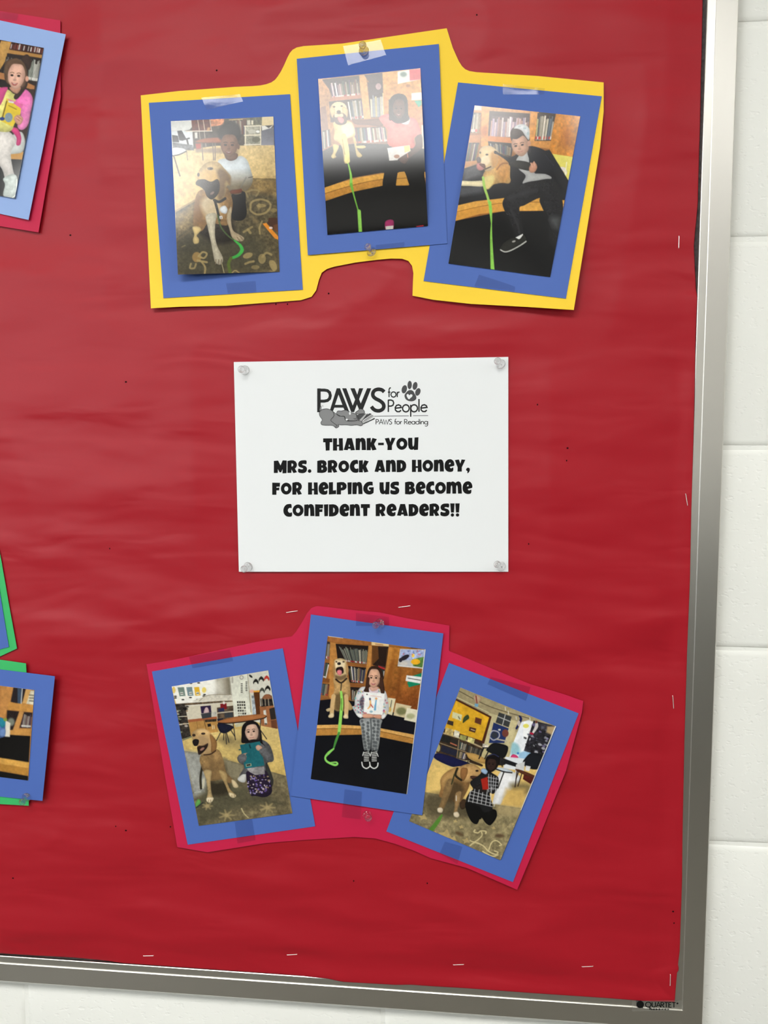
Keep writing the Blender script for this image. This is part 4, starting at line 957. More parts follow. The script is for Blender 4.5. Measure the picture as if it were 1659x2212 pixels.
# --- 5: smiling child holding a white picture book, yellow dog on a lime leash
def pic5():
    p = Pic(650, 1350, 5.53, [(320, 130), (1490, 292), (1268, 2022), (118, 1840)], NX, NY, (150, 96, 46), 55)
    P, S, E, L = p.P, p.S, p.E, p.L
    P([(310, 120), (1500, 285), (1490, 330), (310, 160)], (60, 40, 30), nz=.4); P([(315, 135), (840, 200), (840, 240), (312, 195)], (156, 100, 52), nz=.12); P([(842, 200), (1052, 225), (1050, 258), (842, 240)], (226, 196, 140)); L([(890, 228), (980, 240)], 8, (150, 90, 60)); P([(1052, 228), (1310, 262), (1310, 275), (1052, 262)], (150, 96, 46)); L([(330, 133), (500, 155)], 10, (214, 206, 190), sm=False)
    P([(312, 195), (350, 205), (340, 420), (290, 410)], (60, 46, 40)); p.books([(312, 215), (348, 222), (335, 415), (292, 405)], 4, SP, (50, 40, 36), .1, (190, 60, 50))
    P([(350, 205), (445, 225), (440, 420), (400, 900), (340, 890), (330, 640)], (180, 124, 62), nz=.12); P([(290, 405), (345, 415), (340, 445), (286, 435)], (150, 96, 48))
    p.books([(290, 450), (340, 455), (300, 640), (265, 630)], 4, SP, (40, 32, 30), .1, (200, 200, 190)); P([(262, 632), (345, 645), (340, 690), (255, 685)], (120, 72, 36)); p.books([(258, 700), (342, 710), (320, 850), (240, 835)], 6, SP, (40, 34, 30), .1, (170, 60, 50)); P([(236, 850), (350, 870), (345, 900), (228, 892)], (140, 90, 48))
    P([(415, 225), (808, 250), (790, 470), (440, 430)], (30, 22, 20)); p.books([(450, 250), (800, 290), (780, 468), (540, 440)], 26, [(120, 124, 110), (150, 146, 130), (84, 90, 84), (166, 160, 140), (60, 62, 60)], (34, 28, 26), .18, (150, 30, 30)); P([(520, 440), (790, 470), (780, 500), (550, 470)], (140, 88, 42))
    P([(560, 490), (780, 510), (750, 700), (580, 690)], (30, 22, 22)); p.books([(570, 490), (778, 520), (748, 700), (600, 680)], 18, SP + [(60, 56, 86), (40, 50, 60)], (30, 24, 24), .14, (160, 40, 40)); P([(580, 690), (760, 715), (750, 745), (590, 730)], (130, 80, 40)); P([(590, 740), (760, 750), (720, 900), (600, 900)], (34, 26, 24)); p.books([(600, 770), (680, 780), (650, 910), (606, 900)], 7, SP, (34, 26, 24), .1)
    P([(808, 245), (850, 250), (830, 520), (770, 640), (780, 520)], (190, 132, 66), nz=.1); P([(850, 250), (1050, 265), (1010, 520), (860, 480)], (40, 26, 20)); P([(850, 250), (920, 255), (930, 400), (850, 480)], (96, 60, 30)); P([(920, 480), (1010, 500), (990, 640), (960, 640)], (60, 44, 40)); P([(925, 485), (1005, 515), (1000, 535), (925, 505)], (170, 44, 44)); p.books([(930, 510), (1000, 535), (985, 640), (945, 630)], 6, [(206, 200, 190), (150, 150, 140), (40, 60, 60)], (40, 30, 28))
    P([(1050, 262), (1490, 292), (1380, 1180), (1000, 860), (1000, 640)], (172, 112, 46), c2=(120, 64, 28), ax=(1050, 400, 1250, 1000), nz=.25)
    for a, b, c in (((1060, 300), (1020, 700), (200, 140, 70)), ((1120, 300), (1100, 500), (150, 96, 40)), ((1190, 540), (1150, 900), (110, 60, 26)), ((1250, 560), (1290, 800), (150, 90, 40))): L([a, b], 34, c, soft=20, a=.6)
    S([(1080, 440), (1120, 440), (1080, 640), (1010, 780), (1020, 640)], (140, 84, 34), soft=16)
    P([(1185, 285), (1485, 295), (1455, 520), (1155, 490)], (190, 190, 190)); P([(1192, 292), (1478, 302), (1466, 420), (1180, 420)], (160, 172, 206), nz=.3); P([(1330, 410), (1470, 380), (1452, 510), (1340, 490)], (90, 130, 60), nz=.4); E(1370, 440, 56, 34, (236, 176, 40)); E(1240, 390, 60, 26, (40, 36, 44), rot=-.5); E(1190, 420, 20, 26, (40, 36, 44)); E(1230, 460, 50, 22, (206, 200, 190)); E(1340, 365, 18, 24, (236, 206, 90)); P([(1160, 480), (1455, 512), (1452, 522), (1155, 494)], (220, 220, 214))
    for k in range(10): E(p.rs.uniform(1210, 1460), p.rs.uniform(305, 360), 12, 7, [(206, 90, 110), (90, 110, 180)][k % 2], rot=p.rs.uniform(0, 3), a=.7)
    P([(1330, 610), (1445, 572), (1425, 710), (1290, 745), (1270, 690)], (24, 128, 92)); P([(1262, 600), (1440, 622), (1425, 700), (1250, 668)], (230, 230, 226)); L([(1280, 635), (1425, 660)], 9, (70, 70, 70), sm=False)
    # bench
    P([(225, 900), (400, 880), (700, 920), (1000, 1000), (1380, 1160), (1350, 1320), (960, 1240), (720, 1210), (190, 1200)], (17, 17, 24), nz=.2)
    P([(170, 1310), (720, 1300), (1350, 1400), (1260, 2040), (100, 1860)], (14, 15, 20), nz=.2)
    P([(188, 1195), (450, 1190), (720, 1205), (960, 1235), (1350, 1310), (1345, 1360), (960, 1275), (720, 1248), (182, 1240)], (214, 164, 92), nz=.08); P([(182, 1240), (720, 1245), (960, 1272), (1345, 1358), (1340, 1420), (960, 1342), (720, 1310), (175, 1322)], (178, 126, 60), nz=.12); L([(182, 1240), (460, 1238), (720, 1246), (960, 1274), (1345, 1358)], 7, (110, 74, 30))
    # books standing on the bench
    P([(1040, 868), (1132, 882), (1090, 1080), (1030, 1060)], (216, 206, 170)); L([(1085, 900), (1070, 990)], 10, (90, 90, 80)); E(1060, 1010, 20, 30, (206, 170, 90)); P([(1135, 930), (1322, 970), (1250, 1112), (1105, 1080)], (206, 190, 150)); E(1200, 1030, 60, 46, (120, 120, 80), soft=12); P([(1270, 990), (1392, 1015), (1370, 1165), (1232, 1135)], (222, 216, 190)); E(1310, 1090, 50, 34, (170, 170, 130), soft=12)
    # dog
    S([(300, 1010), (350, 990), (360, 1020), (320, 1036)], (190, 170, 130)); S([(560, 900), (600, 950), (620, 1000), (580, 1020), (560, 980)], (176, 146, 96))
    S([(385, 640), (430, 600), (530, 600), (580, 680), (590, 820), (560, 900), (570, 1020), (540, 1080), (500, 1020), (440, 1030), (400, 1010), (370, 960), (370, 880), (400, 760)], (190, 152, 98), nz=.18); S([(410, 830), (540, 830), (530, 1000), (470, 1030), (410, 1000)], (92, 74, 46), soft=24, a=.85)
    L([(390, 850), (375, 960), (370, 1060)], 50, (206, 172, 120)); L([(540, 850), (545, 960), (540, 1080)], 50, (206, 172, 120)); S([(330, 1080), (370, 1050), (396, 1070), (385, 1105), (335, 1108)], (226, 204, 160)); S([(508, 1085), (540, 1060), (566, 1090), (560, 1118), (512, 1114)], (226, 204, 160))
    S([(395, 440), (430, 405), (490, 400), (540, 430), (565, 520), (560, 590), (520, 640), (460, 660), (410, 630), (385, 560)], (214, 186, 136), nz=.1); S([(392, 450), (410, 460), (405, 600), (385, 580)], (170, 130, 80)); S([(540, 440), (572, 530), (560, 590), (540, 560)], (180, 140, 90)); S([(420, 430), (510, 430), (520, 480), (500, 520), (430, 520), (410, 480)], (232, 214, 176), soft=12)
    S([(418, 545), (430, 510), (490, 500), (510, 540), (500, 580), (440, 580)], (40, 26, 24)); S([(432, 550), (460, 535), (488, 550), (485, 590), (460, 602), (436, 585)], (226, 130, 136)); E(456, 462, 22, 18, (40, 34, 34)); E(425, 440, 12, 8, (60, 46, 36)); E(510, 440, 14, 8, (60, 46, 36)); S([(410, 600), (470, 612), (540, 590), (530, 640), (470, 660), (415, 640)], (120, 96, 66), soft=10)
    L([(418, 650), (480, 690), (545, 640)], 20, (48, 36, 28)); L([(485, 690), (475, 800)], 12, (60, 54, 40)); L([(480, 800), (490, 920), (480, 1040), (465, 1200), (455, 1290)], [28, 34, 36, 40, 34], (150, 214, 96)); L([(484, 880), (484, 1020)], 7, (70, 110, 40), sm=False)
    L([(455, 1290), (420, 1380), (390, 1480)], [26, 30, 18], (70, 140, 60)); L([(390, 1480), (330, 1530), (292, 1580), (310, 1630), (400, 1672), (436, 1660), (420, 1640), (350, 1645)], [20, 34, 22, 26, 28, 22, 18, 14], (140, 214, 100))
    # child
    BODY5 = [(640, 960), (650, 860), (710, 760), (800, 750), (900, 770), (1000, 790), (1030, 900), (1035, 1020), (1000, 1090), (740, 1070), (680, 1070), (630, 980)]
    S([(640, 960), (650, 860), (710, 750), (800, 740), (900, 760), (1000, 780), (1040, 900), (1050, 1020), (1000, 1110), (960, 1120), (960, 1080), (740, 1070), (715, 1110), (660, 1070), (615, 980)], (226, 226, 226))
    for k in range(230):
        x, y = p.rs.uniform(620, 1045), p.rs.uniform(760, 1090)
        if (x < 760 or x > 970 or y < 800) and inside(BODY5, np.array([x]), np.array([y]))[0]: E(x, y, p.rs.uniform(5, 15), p.rs.uniform(5, 12), [(190, 60, 90), (110, 150, 170), (230, 196, 110), (120, 90, 130), (206, 120, 120), (110, 176, 170)][k % 6], a=.85)
    S([(700, 900), (745, 850), (750, 990), (720, 1000)], (60, 50, 60), soft=10, a=.7)
    S([(770, 740), (790, 600), (830, 510), (890, 495), (950, 530), (980, 640), (1000, 800), (960, 820), (930, 740), (820, 740), (810, 810), (750, 790)], (58, 36, 28)); 
    S([(820, 740), (920, 740), (910, 790), (850, 800)], (206, 160, 140)); p.face(872, 640, 76, 108, (216, 168, 140), .05, -.04, smile=.95, mouth=(186, 96, 96), brow=(70, 44, 34)); S([(800, 620), (830, 540), (890, 510), (940, 560), (955, 640), (990, 640), (960, 530), (890, 490), (820, 510), (785, 600)], (54, 34, 26)); L([(805, 640), (790, 760)], 34, (60, 38, 30)); L([(958, 640), (972, 790)], 36, (66, 42, 32))
    S([(815, 760), (850, 790), (900, 780), (930, 760), (910, 820), (830, 815)], (226, 206, 214))
    P([(765, 800), (1000, 820), (975, 1075), (750, 1055)], (238, 238, 234)); E(790, 830, 10, 7, (60, 60, 60)); L([(830, 845), (960, 860)], 8, (226, 190, 180)); L([(825, 880), (830, 960), (800, 1000)], [14, 22, 12], (230, 176, 110)); E(825, 885, 12, 16, (90, 90, 110)); L([(835, 950), (860, 985)], 12, (200, 90, 80)); L([(900, 890), (890, 960), (885, 1010)], [12, 20, 26], (110, 170, 206)); E(900, 880, 14, 14, (230, 170, 110)); E(840, 1035, 20, 14, (150, 180, 190)); P([(750, 1045), (785, 1048), (785, 1056), (750, 1055)], (170, 40, 50))
    S([(720, 1080), (780, 1060), (880, 1075), (880, 1105), (760, 1112)], (216, 160, 134)); S([(860, 1080), (940, 1070), (975, 1100), (940, 1125), (870, 1105)], (206, 150, 124)); S([(660, 1060), (720, 1060), (740, 1090), (715, 1112), (680, 1095)], (232, 232, 230)); S([(965, 1080), (1010, 1060), (1010, 1100), (970, 1125)], (232, 232, 230))
    S([(705, 1130), (830, 1115), (965, 1130), (955, 1200), (945, 1330), (930, 1450), (905, 1525), (850, 1520), (840, 1400), (820, 1500), (760, 1500), (735, 1380), (720, 1240)], (152, 156, 156), nz=.12); L([(833, 1130), (842, 1300), (836, 1480)], 14, (70, 74, 76), soft=8)
    for k in range(9):
        for xx in (735, 795, 875, 925):
            y = 1150 + k * 42 + (xx % 7) * 5
            x = xx + (840 - xx) * .12 * k / 3 + p.rs.uniform(-8, 8)
            if y < 1500: S([(x - 16, y - 8), (x, y - 20), (x + 17, y - 6), (x + 12, y + 16), (x - 10, y + 14)], (84, 88, 90), a=.9)
    for cx in (780, 873):
        S([(cx - 52, 1650), (cx - 30, 1520), (cx + 10, 1500), (cx + 44, 1540), (cx + 48, 1650), (cx + 10, 1715), (cx - 36, 1695)], (16, 16, 18)); L([(cx - 52, 1640), (cx - 40, 1690), (cx + 2, 1714), (cx + 40, 1690), (cx + 48, 1650)], 14, (226, 226, 222))
        for k in range(6): L([(cx - 24, 1525 + k * 20), (cx + 30, 1517 + k * 21)], 9, (228, 228, 224), sm=False)
        L([(cx - 30, 1520), (cx - 42, 1560)], 10, (228, 228, 224)); L([(cx + 34, 1530), (cx + 50, 1570)], 10, (228, 228, 224))
    P([(1481, 285), (1496, 290), (1272, 2030), (1262, 2028)], (226, 226, 220)) 
    return p

# --- 6: dog nuzzling a kneeling child in a plaid shirt, classroom
def pic6():
    p = Pic(870, 1470, 4.74, [(590, 72), (1570, 470), (1000, 1840), (65, 1440)], NX, NY, (190, 176, 130), 66)
    P, S, E, L = p.P, p.S, p.E, p.L
    P([(560, 60), (1600, 470), (1500, 640), (500, 300)], (150, 138, 104), c2=(176, 162, 126), ax=(600, 100, 1500, 460), nz=.08); L([(580, 110), (900, 270), (1300, 390)], 8, (90, 80, 60)); L([(560, 175), (880, 330)], 8, (200, 190, 150), sm=False)
    for x, y in ((1050, 275), (1080, 315), (1300, 380), (1160, 370)): L([(x, y), (x + 4, y + 30)], 9, (210, 206, 190))
    P([(880, 330), (1180, 420), (1060, 800), (800, 680)], (196, 184, 140), nz=.06)
    P([(548, 185), (910, 370), (830, 660), (420, 520)], (70, 36, 24)); P([(545, 205), (885, 378), (812, 618), (425, 490)], (214, 164, 40), nz=.08)
    P([(512, 320), (608, 352), (598, 415), (505, 380)], (206, 204, 160)); L([(570, 370), (585, 395)], 10, (110, 110, 90)); S([(625, 380), (665, 350), (680, 385), (650, 410), (615, 435)], (56, 70, 40)); P([(745, 375), (810, 395), (800, 455), (735, 430)], (90, 50, 34)); P([(685, 475), (752, 492), (740, 535), (676, 515)], (70, 40, 34)); L([(700, 500), (735, 512)], 10, (190, 170, 130), sm=False); P([(462, 405), (520, 420), (515, 465), (452, 445)], (54, 44, 40))
    S([(725, 170), (760, 145), (805, 180), (790, 215), (760, 240), (735, 210)], (190, 160, 130)); L([(750, 160), (760, 230)], 12, (130, 60, 50)); P([(738, 235), (775, 240), (768, 272), (735, 265)], (110, 160, 190))
    # low shelves
    P([(420, 490), (830, 650), (800, 800), (640, 820), (340, 740)], (60, 46, 34), nz=.4); L([(420, 540), (620, 600), (820, 690)], 16, (170, 150, 116), sm=False)
    for q, c in (([(440, 480), (520, 505), (515, 575), (430, 545)], (196, 170, 110)), ([(530, 505), (585, 525), (570, 590), (520, 570)], (206, 200, 180)), ([(590, 555), (660, 570), (640, 620), (580, 600)], (120, 120, 70)), ([(670, 575), (740, 600), (725, 650), (660, 625)], (206, 196, 130)), ([(820, 645), (880, 660), (870, 690), (815, 680)], (216, 206, 190))): P(q, c, nz=.5)
    P([(410, 555), (500, 585), (480, 650), (385, 620)], (34, 34, 32)); P([(505, 590), (575, 615), (560, 690), (490, 660)], (44, 40, 36)); P([(400, 660), (560, 720), (540, 775), (390, 725)], (34, 36, 52)); L([(490, 640), (550, 665)], 12, (190, 110, 80)); 
    p.books([(590, 625), (660, 650), (640, 720), (575, 700)], 7, SP, (40, 34, 30), .1); p.books([(670, 660), (810, 710), (790, 770), (655, 730)], 11, [(80, 76, 66), (110, 100, 84), (50, 50, 48)], (34, 30, 28), .1); p.books([(575, 720), (660, 750), (640, 810), (560, 790)], 9, SP, (50, 42, 36), .1); L([(380, 640), (580, 710), (800, 790)], 8, (150, 130, 100), sm=False); E(362, 690, 22, 40, (170, 160, 110)); L([(575, 610), (555, 790)], 8, (150, 130, 100), sm=False)
    S([(320, 790), (345, 745), (440, 760), (560, 800), (690, 850), (640, 880), (540, 890), (420, 850)], (24, 26, 66))
    # far wall clutter and doorway
    P([(985, 325), (1115, 370), (1085, 480), (950, 430)], (56, 58, 58)); L([(975, 370), (1100, 420)], 9, (180, 180, 176), sm=False); L([(1050, 350), (1020, 460)], 9, (180, 180, 176), sm=False); P([(930, 430), (1085, 490), (1040, 640), (880, 640)], (36, 50, 96)); L([(890, 560), (920, 515), (980, 530), (985, 580), (930, 610), (890, 580)], 12, (170, 170, 176)); E(940, 560, 34, 34, (50, 54, 62)); E(1050, 540, 34, 40, (110, 60, 50)); E(990, 505, 14, 10, (206, 206, 196)); L([(960, 600), (1060, 620)], 14, (180, 170, 150)); L([(1195, 365), (1210, 400), (1165, 490)], [16, 26, 22], (30, 34, 76)); E(1190, 440, 16, 30, (190, 180, 170))
    P([(1215, 425), (1290, 405), (1350, 430), (1300, 600), (1240, 780), (1090, 790), (1130, 640)], (236, 240, 244)); P([(1240, 420), (1340, 420), (1290, 600), (1230, 560)], (246, 248, 248)); E(1262, 465, 30, 22, (232, 224, 110)); P([(1240, 575), (1270, 585), (1265, 602), (1238, 592)], (60, 60, 60)); S([(1120, 640), (1180, 660), (1200, 740), (1110, 760)], (150, 196, 206), soft=14); S([(1200, 740), (1290, 720), (1320, 760), (1260, 820), (1190, 800)], (150, 190, 220), soft=8)
    S([(1100, 790), (1130, 755), (1180, 780), (1160, 820), (1110, 815)], (206, 60, 110)); E(1090, 800, 16, 14, (80, 90, 190)); E(1180, 745, 12, 12, (60, 130, 190))
    P([(1340, 410), (1580, 470), (1440, 780), (1240, 720), (1290, 560)], (46, 44, 50), nz=.8)
    for k in range(46): E(p.rs.uniform(1290, 1500), p.rs.uniform(450, 740), p.rs.uniform(6, 22), p.rs.uniform(5, 16), [(150, 150, 160), (90, 92, 104), (190, 190, 196), (30, 30, 36), (120, 110, 150), (24, 24, 26)][k % 6], rot=.4, a=.8)
    for a, b in (((1290, 575), (1520, 650)), ((1260, 650), (1480, 730))): L([a, b], 10, (34, 34, 38), sm=False)
    L([(1365, 425), (1370, 470), (1330, 540)], [20, 34, 20], (206, 200, 196)); E(1368, 425, 12, 14, (110, 60, 40)); L([(1310, 540), (1330, 545)], 20, (170, 30, 60)); P([(1480, 470), (1570, 470), (1530, 560), (1470, 530)], (176, 150, 110), soft=10)
    # floor
    P([(310, 800), (500, 890), (640, 870), (1050, 800), (1400, 900), (1440, 790), (1200, 1320), (900, 1290), (220, 1150), (260, 930)], (222, 188, 112), nz=.06)
    P([(1050, 780), (1250, 800), (1190, 920), (1030, 900)], (222, 226, 230)); S([(960, 1010), (1030, 920), (1180, 960), (1190, 1040), (1050, 1180), (1000, 1270), (920, 1280), (940, 1160)], (240, 240, 240)); S([(1100, 1060), (1300, 1060), (1310, 1150), (1180, 1180)], (120, 106, 70), soft=30, a=.9); P([(1060, 1110), (1250, 1110), (1230, 1300), (1010, 1280)], (206, 170, 96), soft=24, a=.9)
    # chair on a table, tables, chair
    S([(640, 745), (740, 750), (860, 810), (860, 850), (780, 840), (680, 800)], (190, 150, 84)); L([(650, 760), (680, 810), (800, 860)], 14, (40, 30, 24)); L([(670, 820), (660, 860)], 10, (40, 34, 30), sm=False); L([(690, 830), (810, 870)], 22, (56, 40, 30), sm=False)
    S([(870, 690), (930, 640), (1050, 660), (1080, 700), (1040, 790), (960, 770), (860, 720)], (22, 24, 26)); 
    for a, b in (((830, 690), (780, 800)), ((880, 720), (840, 800)), ((1000, 780), (1020, 880)), ((820, 690), (890, 690))): L([a, b], 12, (28, 28, 30), sm=False)
    S([(930, 770), (1040, 800), (1050, 860), (960, 860)], (36, 34, 36), nz=.5); P([(1040, 800), (1175, 850), (1160, 885), (1040, 850)], (26, 26, 30)); S([(940, 900), (1000, 890), (1110, 920), (1120, 945), (1040, 940), (960, 920)], (196, 206, 214)); L([(950, 905), (1040, 935), (1118, 945)], 12, (24, 24, 26)); L([(1035, 940), (975, 1100)], 12, (36, 34, 32), sm=False); L([(960, 1000), (900, 1150)], 8, (70, 66, 60), sm=False)
    S([(1250, 800), (1320, 740), (1430, 770), (1400, 900), (1290, 900), (1230, 850)], (26, 28, 34)); L([(1260, 820), (1210, 890)], 10, (40, 40, 44), sm=False); P([(1260, 870), (1310, 880), (1295, 930), (1255, 920)], (222, 222, 222)); P([(1160, 860), (1250, 830), (1240, 930), (1150, 960)], (206, 206, 206)); S([(1160, 905), (1250, 930), (1360, 980), (1350, 1000), (1230, 960), (1165, 925)], (90, 50, 34)); P([(1240, 960), (1350, 1000), (1310, 1060), (1230, 1010)], (76, 30, 24), nz=.3)
    for a, b in (((1170, 930), (1150, 1090)), ((1220, 950), (1180, 1080)), ((1190, 920), (1160, 1010))): L([a, b], 10, (50, 36, 30), sm=False)
    # rug
    p.rug([(222, 1140), (500, 1190), (900, 1260), (1240, 1310), (1010, 1860), (40, 1450)], (136, 124, 90), .35, (176, 160, 112), 12, 50)
    S([(250, 1180), (420, 1150), (620, 1230), (700, 1400), (500, 1420), (300, 1380), (215, 1260)], (74, 66, 48), soft=40, a=.8); P([(950, 1270), (1240, 1305), (1200, 1400), (970, 1370)], (166, 148, 106), soft=20, a=.8)
    CR = (206, 190, 140)
    L([(740, 1530), (730, 1550), (770, 1560), (800, 1540), (850, 1545), (850, 1565)], 14, CR); L([(800, 1540), (810, 1590), (740, 1650), (690, 1640)], 12, CR); L([(690, 1690), (740, 1660), (820, 1690), (880, 1750), (950, 1780), (975, 1760), (940, 1745)], 14, CR); L([(880, 1740), (910, 1660), (960, 1640), (1010, 1680), (990, 1690)], 12, CR); L([(820, 1750), (850, 1770), (920, 1800), (975, 1785)], 14, CR)
    for x, y, r in ((650, 1640, 46), (210, 1400, 50), (440, 1580, 80), (520, 1620, 40), (330, 1560, 36), (540, 1440, 26), (600, 1500, 30), (930, 1510, 26), (1130, 1470, 20)): S([(x + r * (1 if k % 2 else .55) * math.cos(k * .7), y + .7 * r * (1 if k % 2 else .55) * math.sin(k * .7)) for k in range(9)], (190, 166, 110), a=.8)
    E(580, 1570, 44, 18, (96, 78, 52), rot=.4, soft=10); E(990, 1590, 46, 20, (90, 72, 50), soft=12)
    # dog
    S([(590, 1230), (640, 1220), (650, 1290), (610, 1320), (585, 1290)], (60, 44, 30))
    S([(385, 1020), (430, 950), (540, 890), (640, 900), (690, 960), (680, 1080), (620, 1200), (560, 1260), (470, 1200), (400, 1200), (370, 1180), (390, 1100)], (150, 112, 66), nz=.2); S([(400, 1000), (500, 920), (560, 900), (520, 1000), (420, 1100)], (190, 150, 92), soft=26, a=.9); S([(440, 1060), (520, 1020), (620, 1080), (600, 1200), (470, 1240)], (70, 56, 36), soft=30, a=.85)
    S([(470, 1010), (520, 1040), (470, 1200), (410, 1330), (380, 1350), (356, 1330), (390, 1240), (420, 1120)], (140, 112, 72), nz=.15); S([(540, 1160), (600, 1140), (580, 1260), (560, 1330), (578, 1380), (550, 1400), (522, 1375), (530, 1300)], (150, 120, 80), nz=.15)
    S([(356, 1310), (390, 1300), (412, 1320), (400, 1352), (360, 1346)], (216, 200, 170)); S([(522, 1355), (560, 1345), (580, 1378), (560, 1402), (526, 1390)], (216, 200, 170)); L([(548, 1180), (548, 1230)], 8, (220, 214, 200))
    S([(560, 900), (640, 860), (720, 855), (790, 900), (830, 970), (850, 1000), (800, 1010), (720, 1000), (690, 1040), (600, 1030), (550, 960)], (190, 150, 96), nz=.12); S([(600, 900), (660, 900), (660, 960), (620, 1030), (590, 980)], (140, 98, 56)); S([(690, 980), (790, 990), (800, 1060), (740, 1040)], (56, 34, 28)); S([(800, 960), (850, 980), (850, 1010), (800, 1005)], (206, 170, 140)); E(760, 925, 16, 10, (34, 26, 22)); L([(560, 900), (540, 970), (600, 1020)], 22, (40, 36, 26)); L([(530, 960), (500, 1060)], 14, (56, 56, 36)); L([(690, 1000), (740, 985), (800, 995)], 8, (90, 60, 46))
    L([(400, 1380), (360, 1440), (300, 1520), (260, 1545)], [20, 40, 46, 20], (84, 132, 50))
    # child
    S([(650, 1240), (760, 1250), (900, 1310), (955, 1330), (960, 1400), (900, 1480), (850, 1460), (800, 1400), (760, 1470), (700, 1440), (650, 1330)], (12, 12, 13))
    S([(690, 1040), (790, 960), (830, 900), (920, 950), (980, 1000), (970, 1100), (930, 1160), (890, 1160), (920, 1310), (830, 1350), (780, 1280), (650, 1240), (680, 1150), (720, 1110)], (30, 30, 32))
    for k in range(7): L([(700 + k * 42, 1110 - 20 * (k % 2)), (672 + k * 44, 1240 + k * 8)], 9, (206, 206, 206), sm=False, a=.8)
    for k in range(4): L([(690 - k * 6, 1130 + k * 34), (900 + k * 6, 1190 + k * 34)], 8, (200, 200, 200), sm=False, a=.75)
    for k in range(4): L([(880 + k * 26, 960 + k * 10), (880 + k * 22, 1140 - k * 10)], 8, (196, 196, 200), sm=False, a=.75)
    for k in range(4): L([(870, 990 + k * 38), (975, 1010 + k * 34)], 8, (196, 196, 200), sm=False, a=.7)
    P([(655, 1240), (780, 1285), (830, 1352), (800, 1420), (700, 1430)], (12, 12, 13)); S([(690, 1050), (740, 1080), (800, 1060), (810, 1110), (740, 1110)], (34, 30, 30))
    S([(820, 900), (870, 920), (850, 960), (800, 930)], (150, 176, 206))
    P([(800, 1010), (868, 985), (878, 1110), (820, 1130)], (160, 36, 26)); E(830, 1130, 34, 14, (36, 26, 22))
    S([(850, 800), (900, 755), (970, 765), (990, 830), (960, 900), (900, 940), (850, 900)], (22, 17, 17)); p.face(908, 862, 50, 62, (52, 36, 32), .1, -.1, smile=.3, mouth=(70, 40, 38), eyes=(14, 12, 12), brow=(26, 20, 18)); S([(848, 820), (880, 765), (950, 755), (995, 800), (985, 850), (950, 810), (880, 800)], (20, 16, 17)); L([(870, 775), (930, 755), (980, 780)], 12, (36, 40, 70))
    P([(1562, 462), (1575, 468), (1220, 1330), (1208, 1326)], (226, 226, 220))
    return p

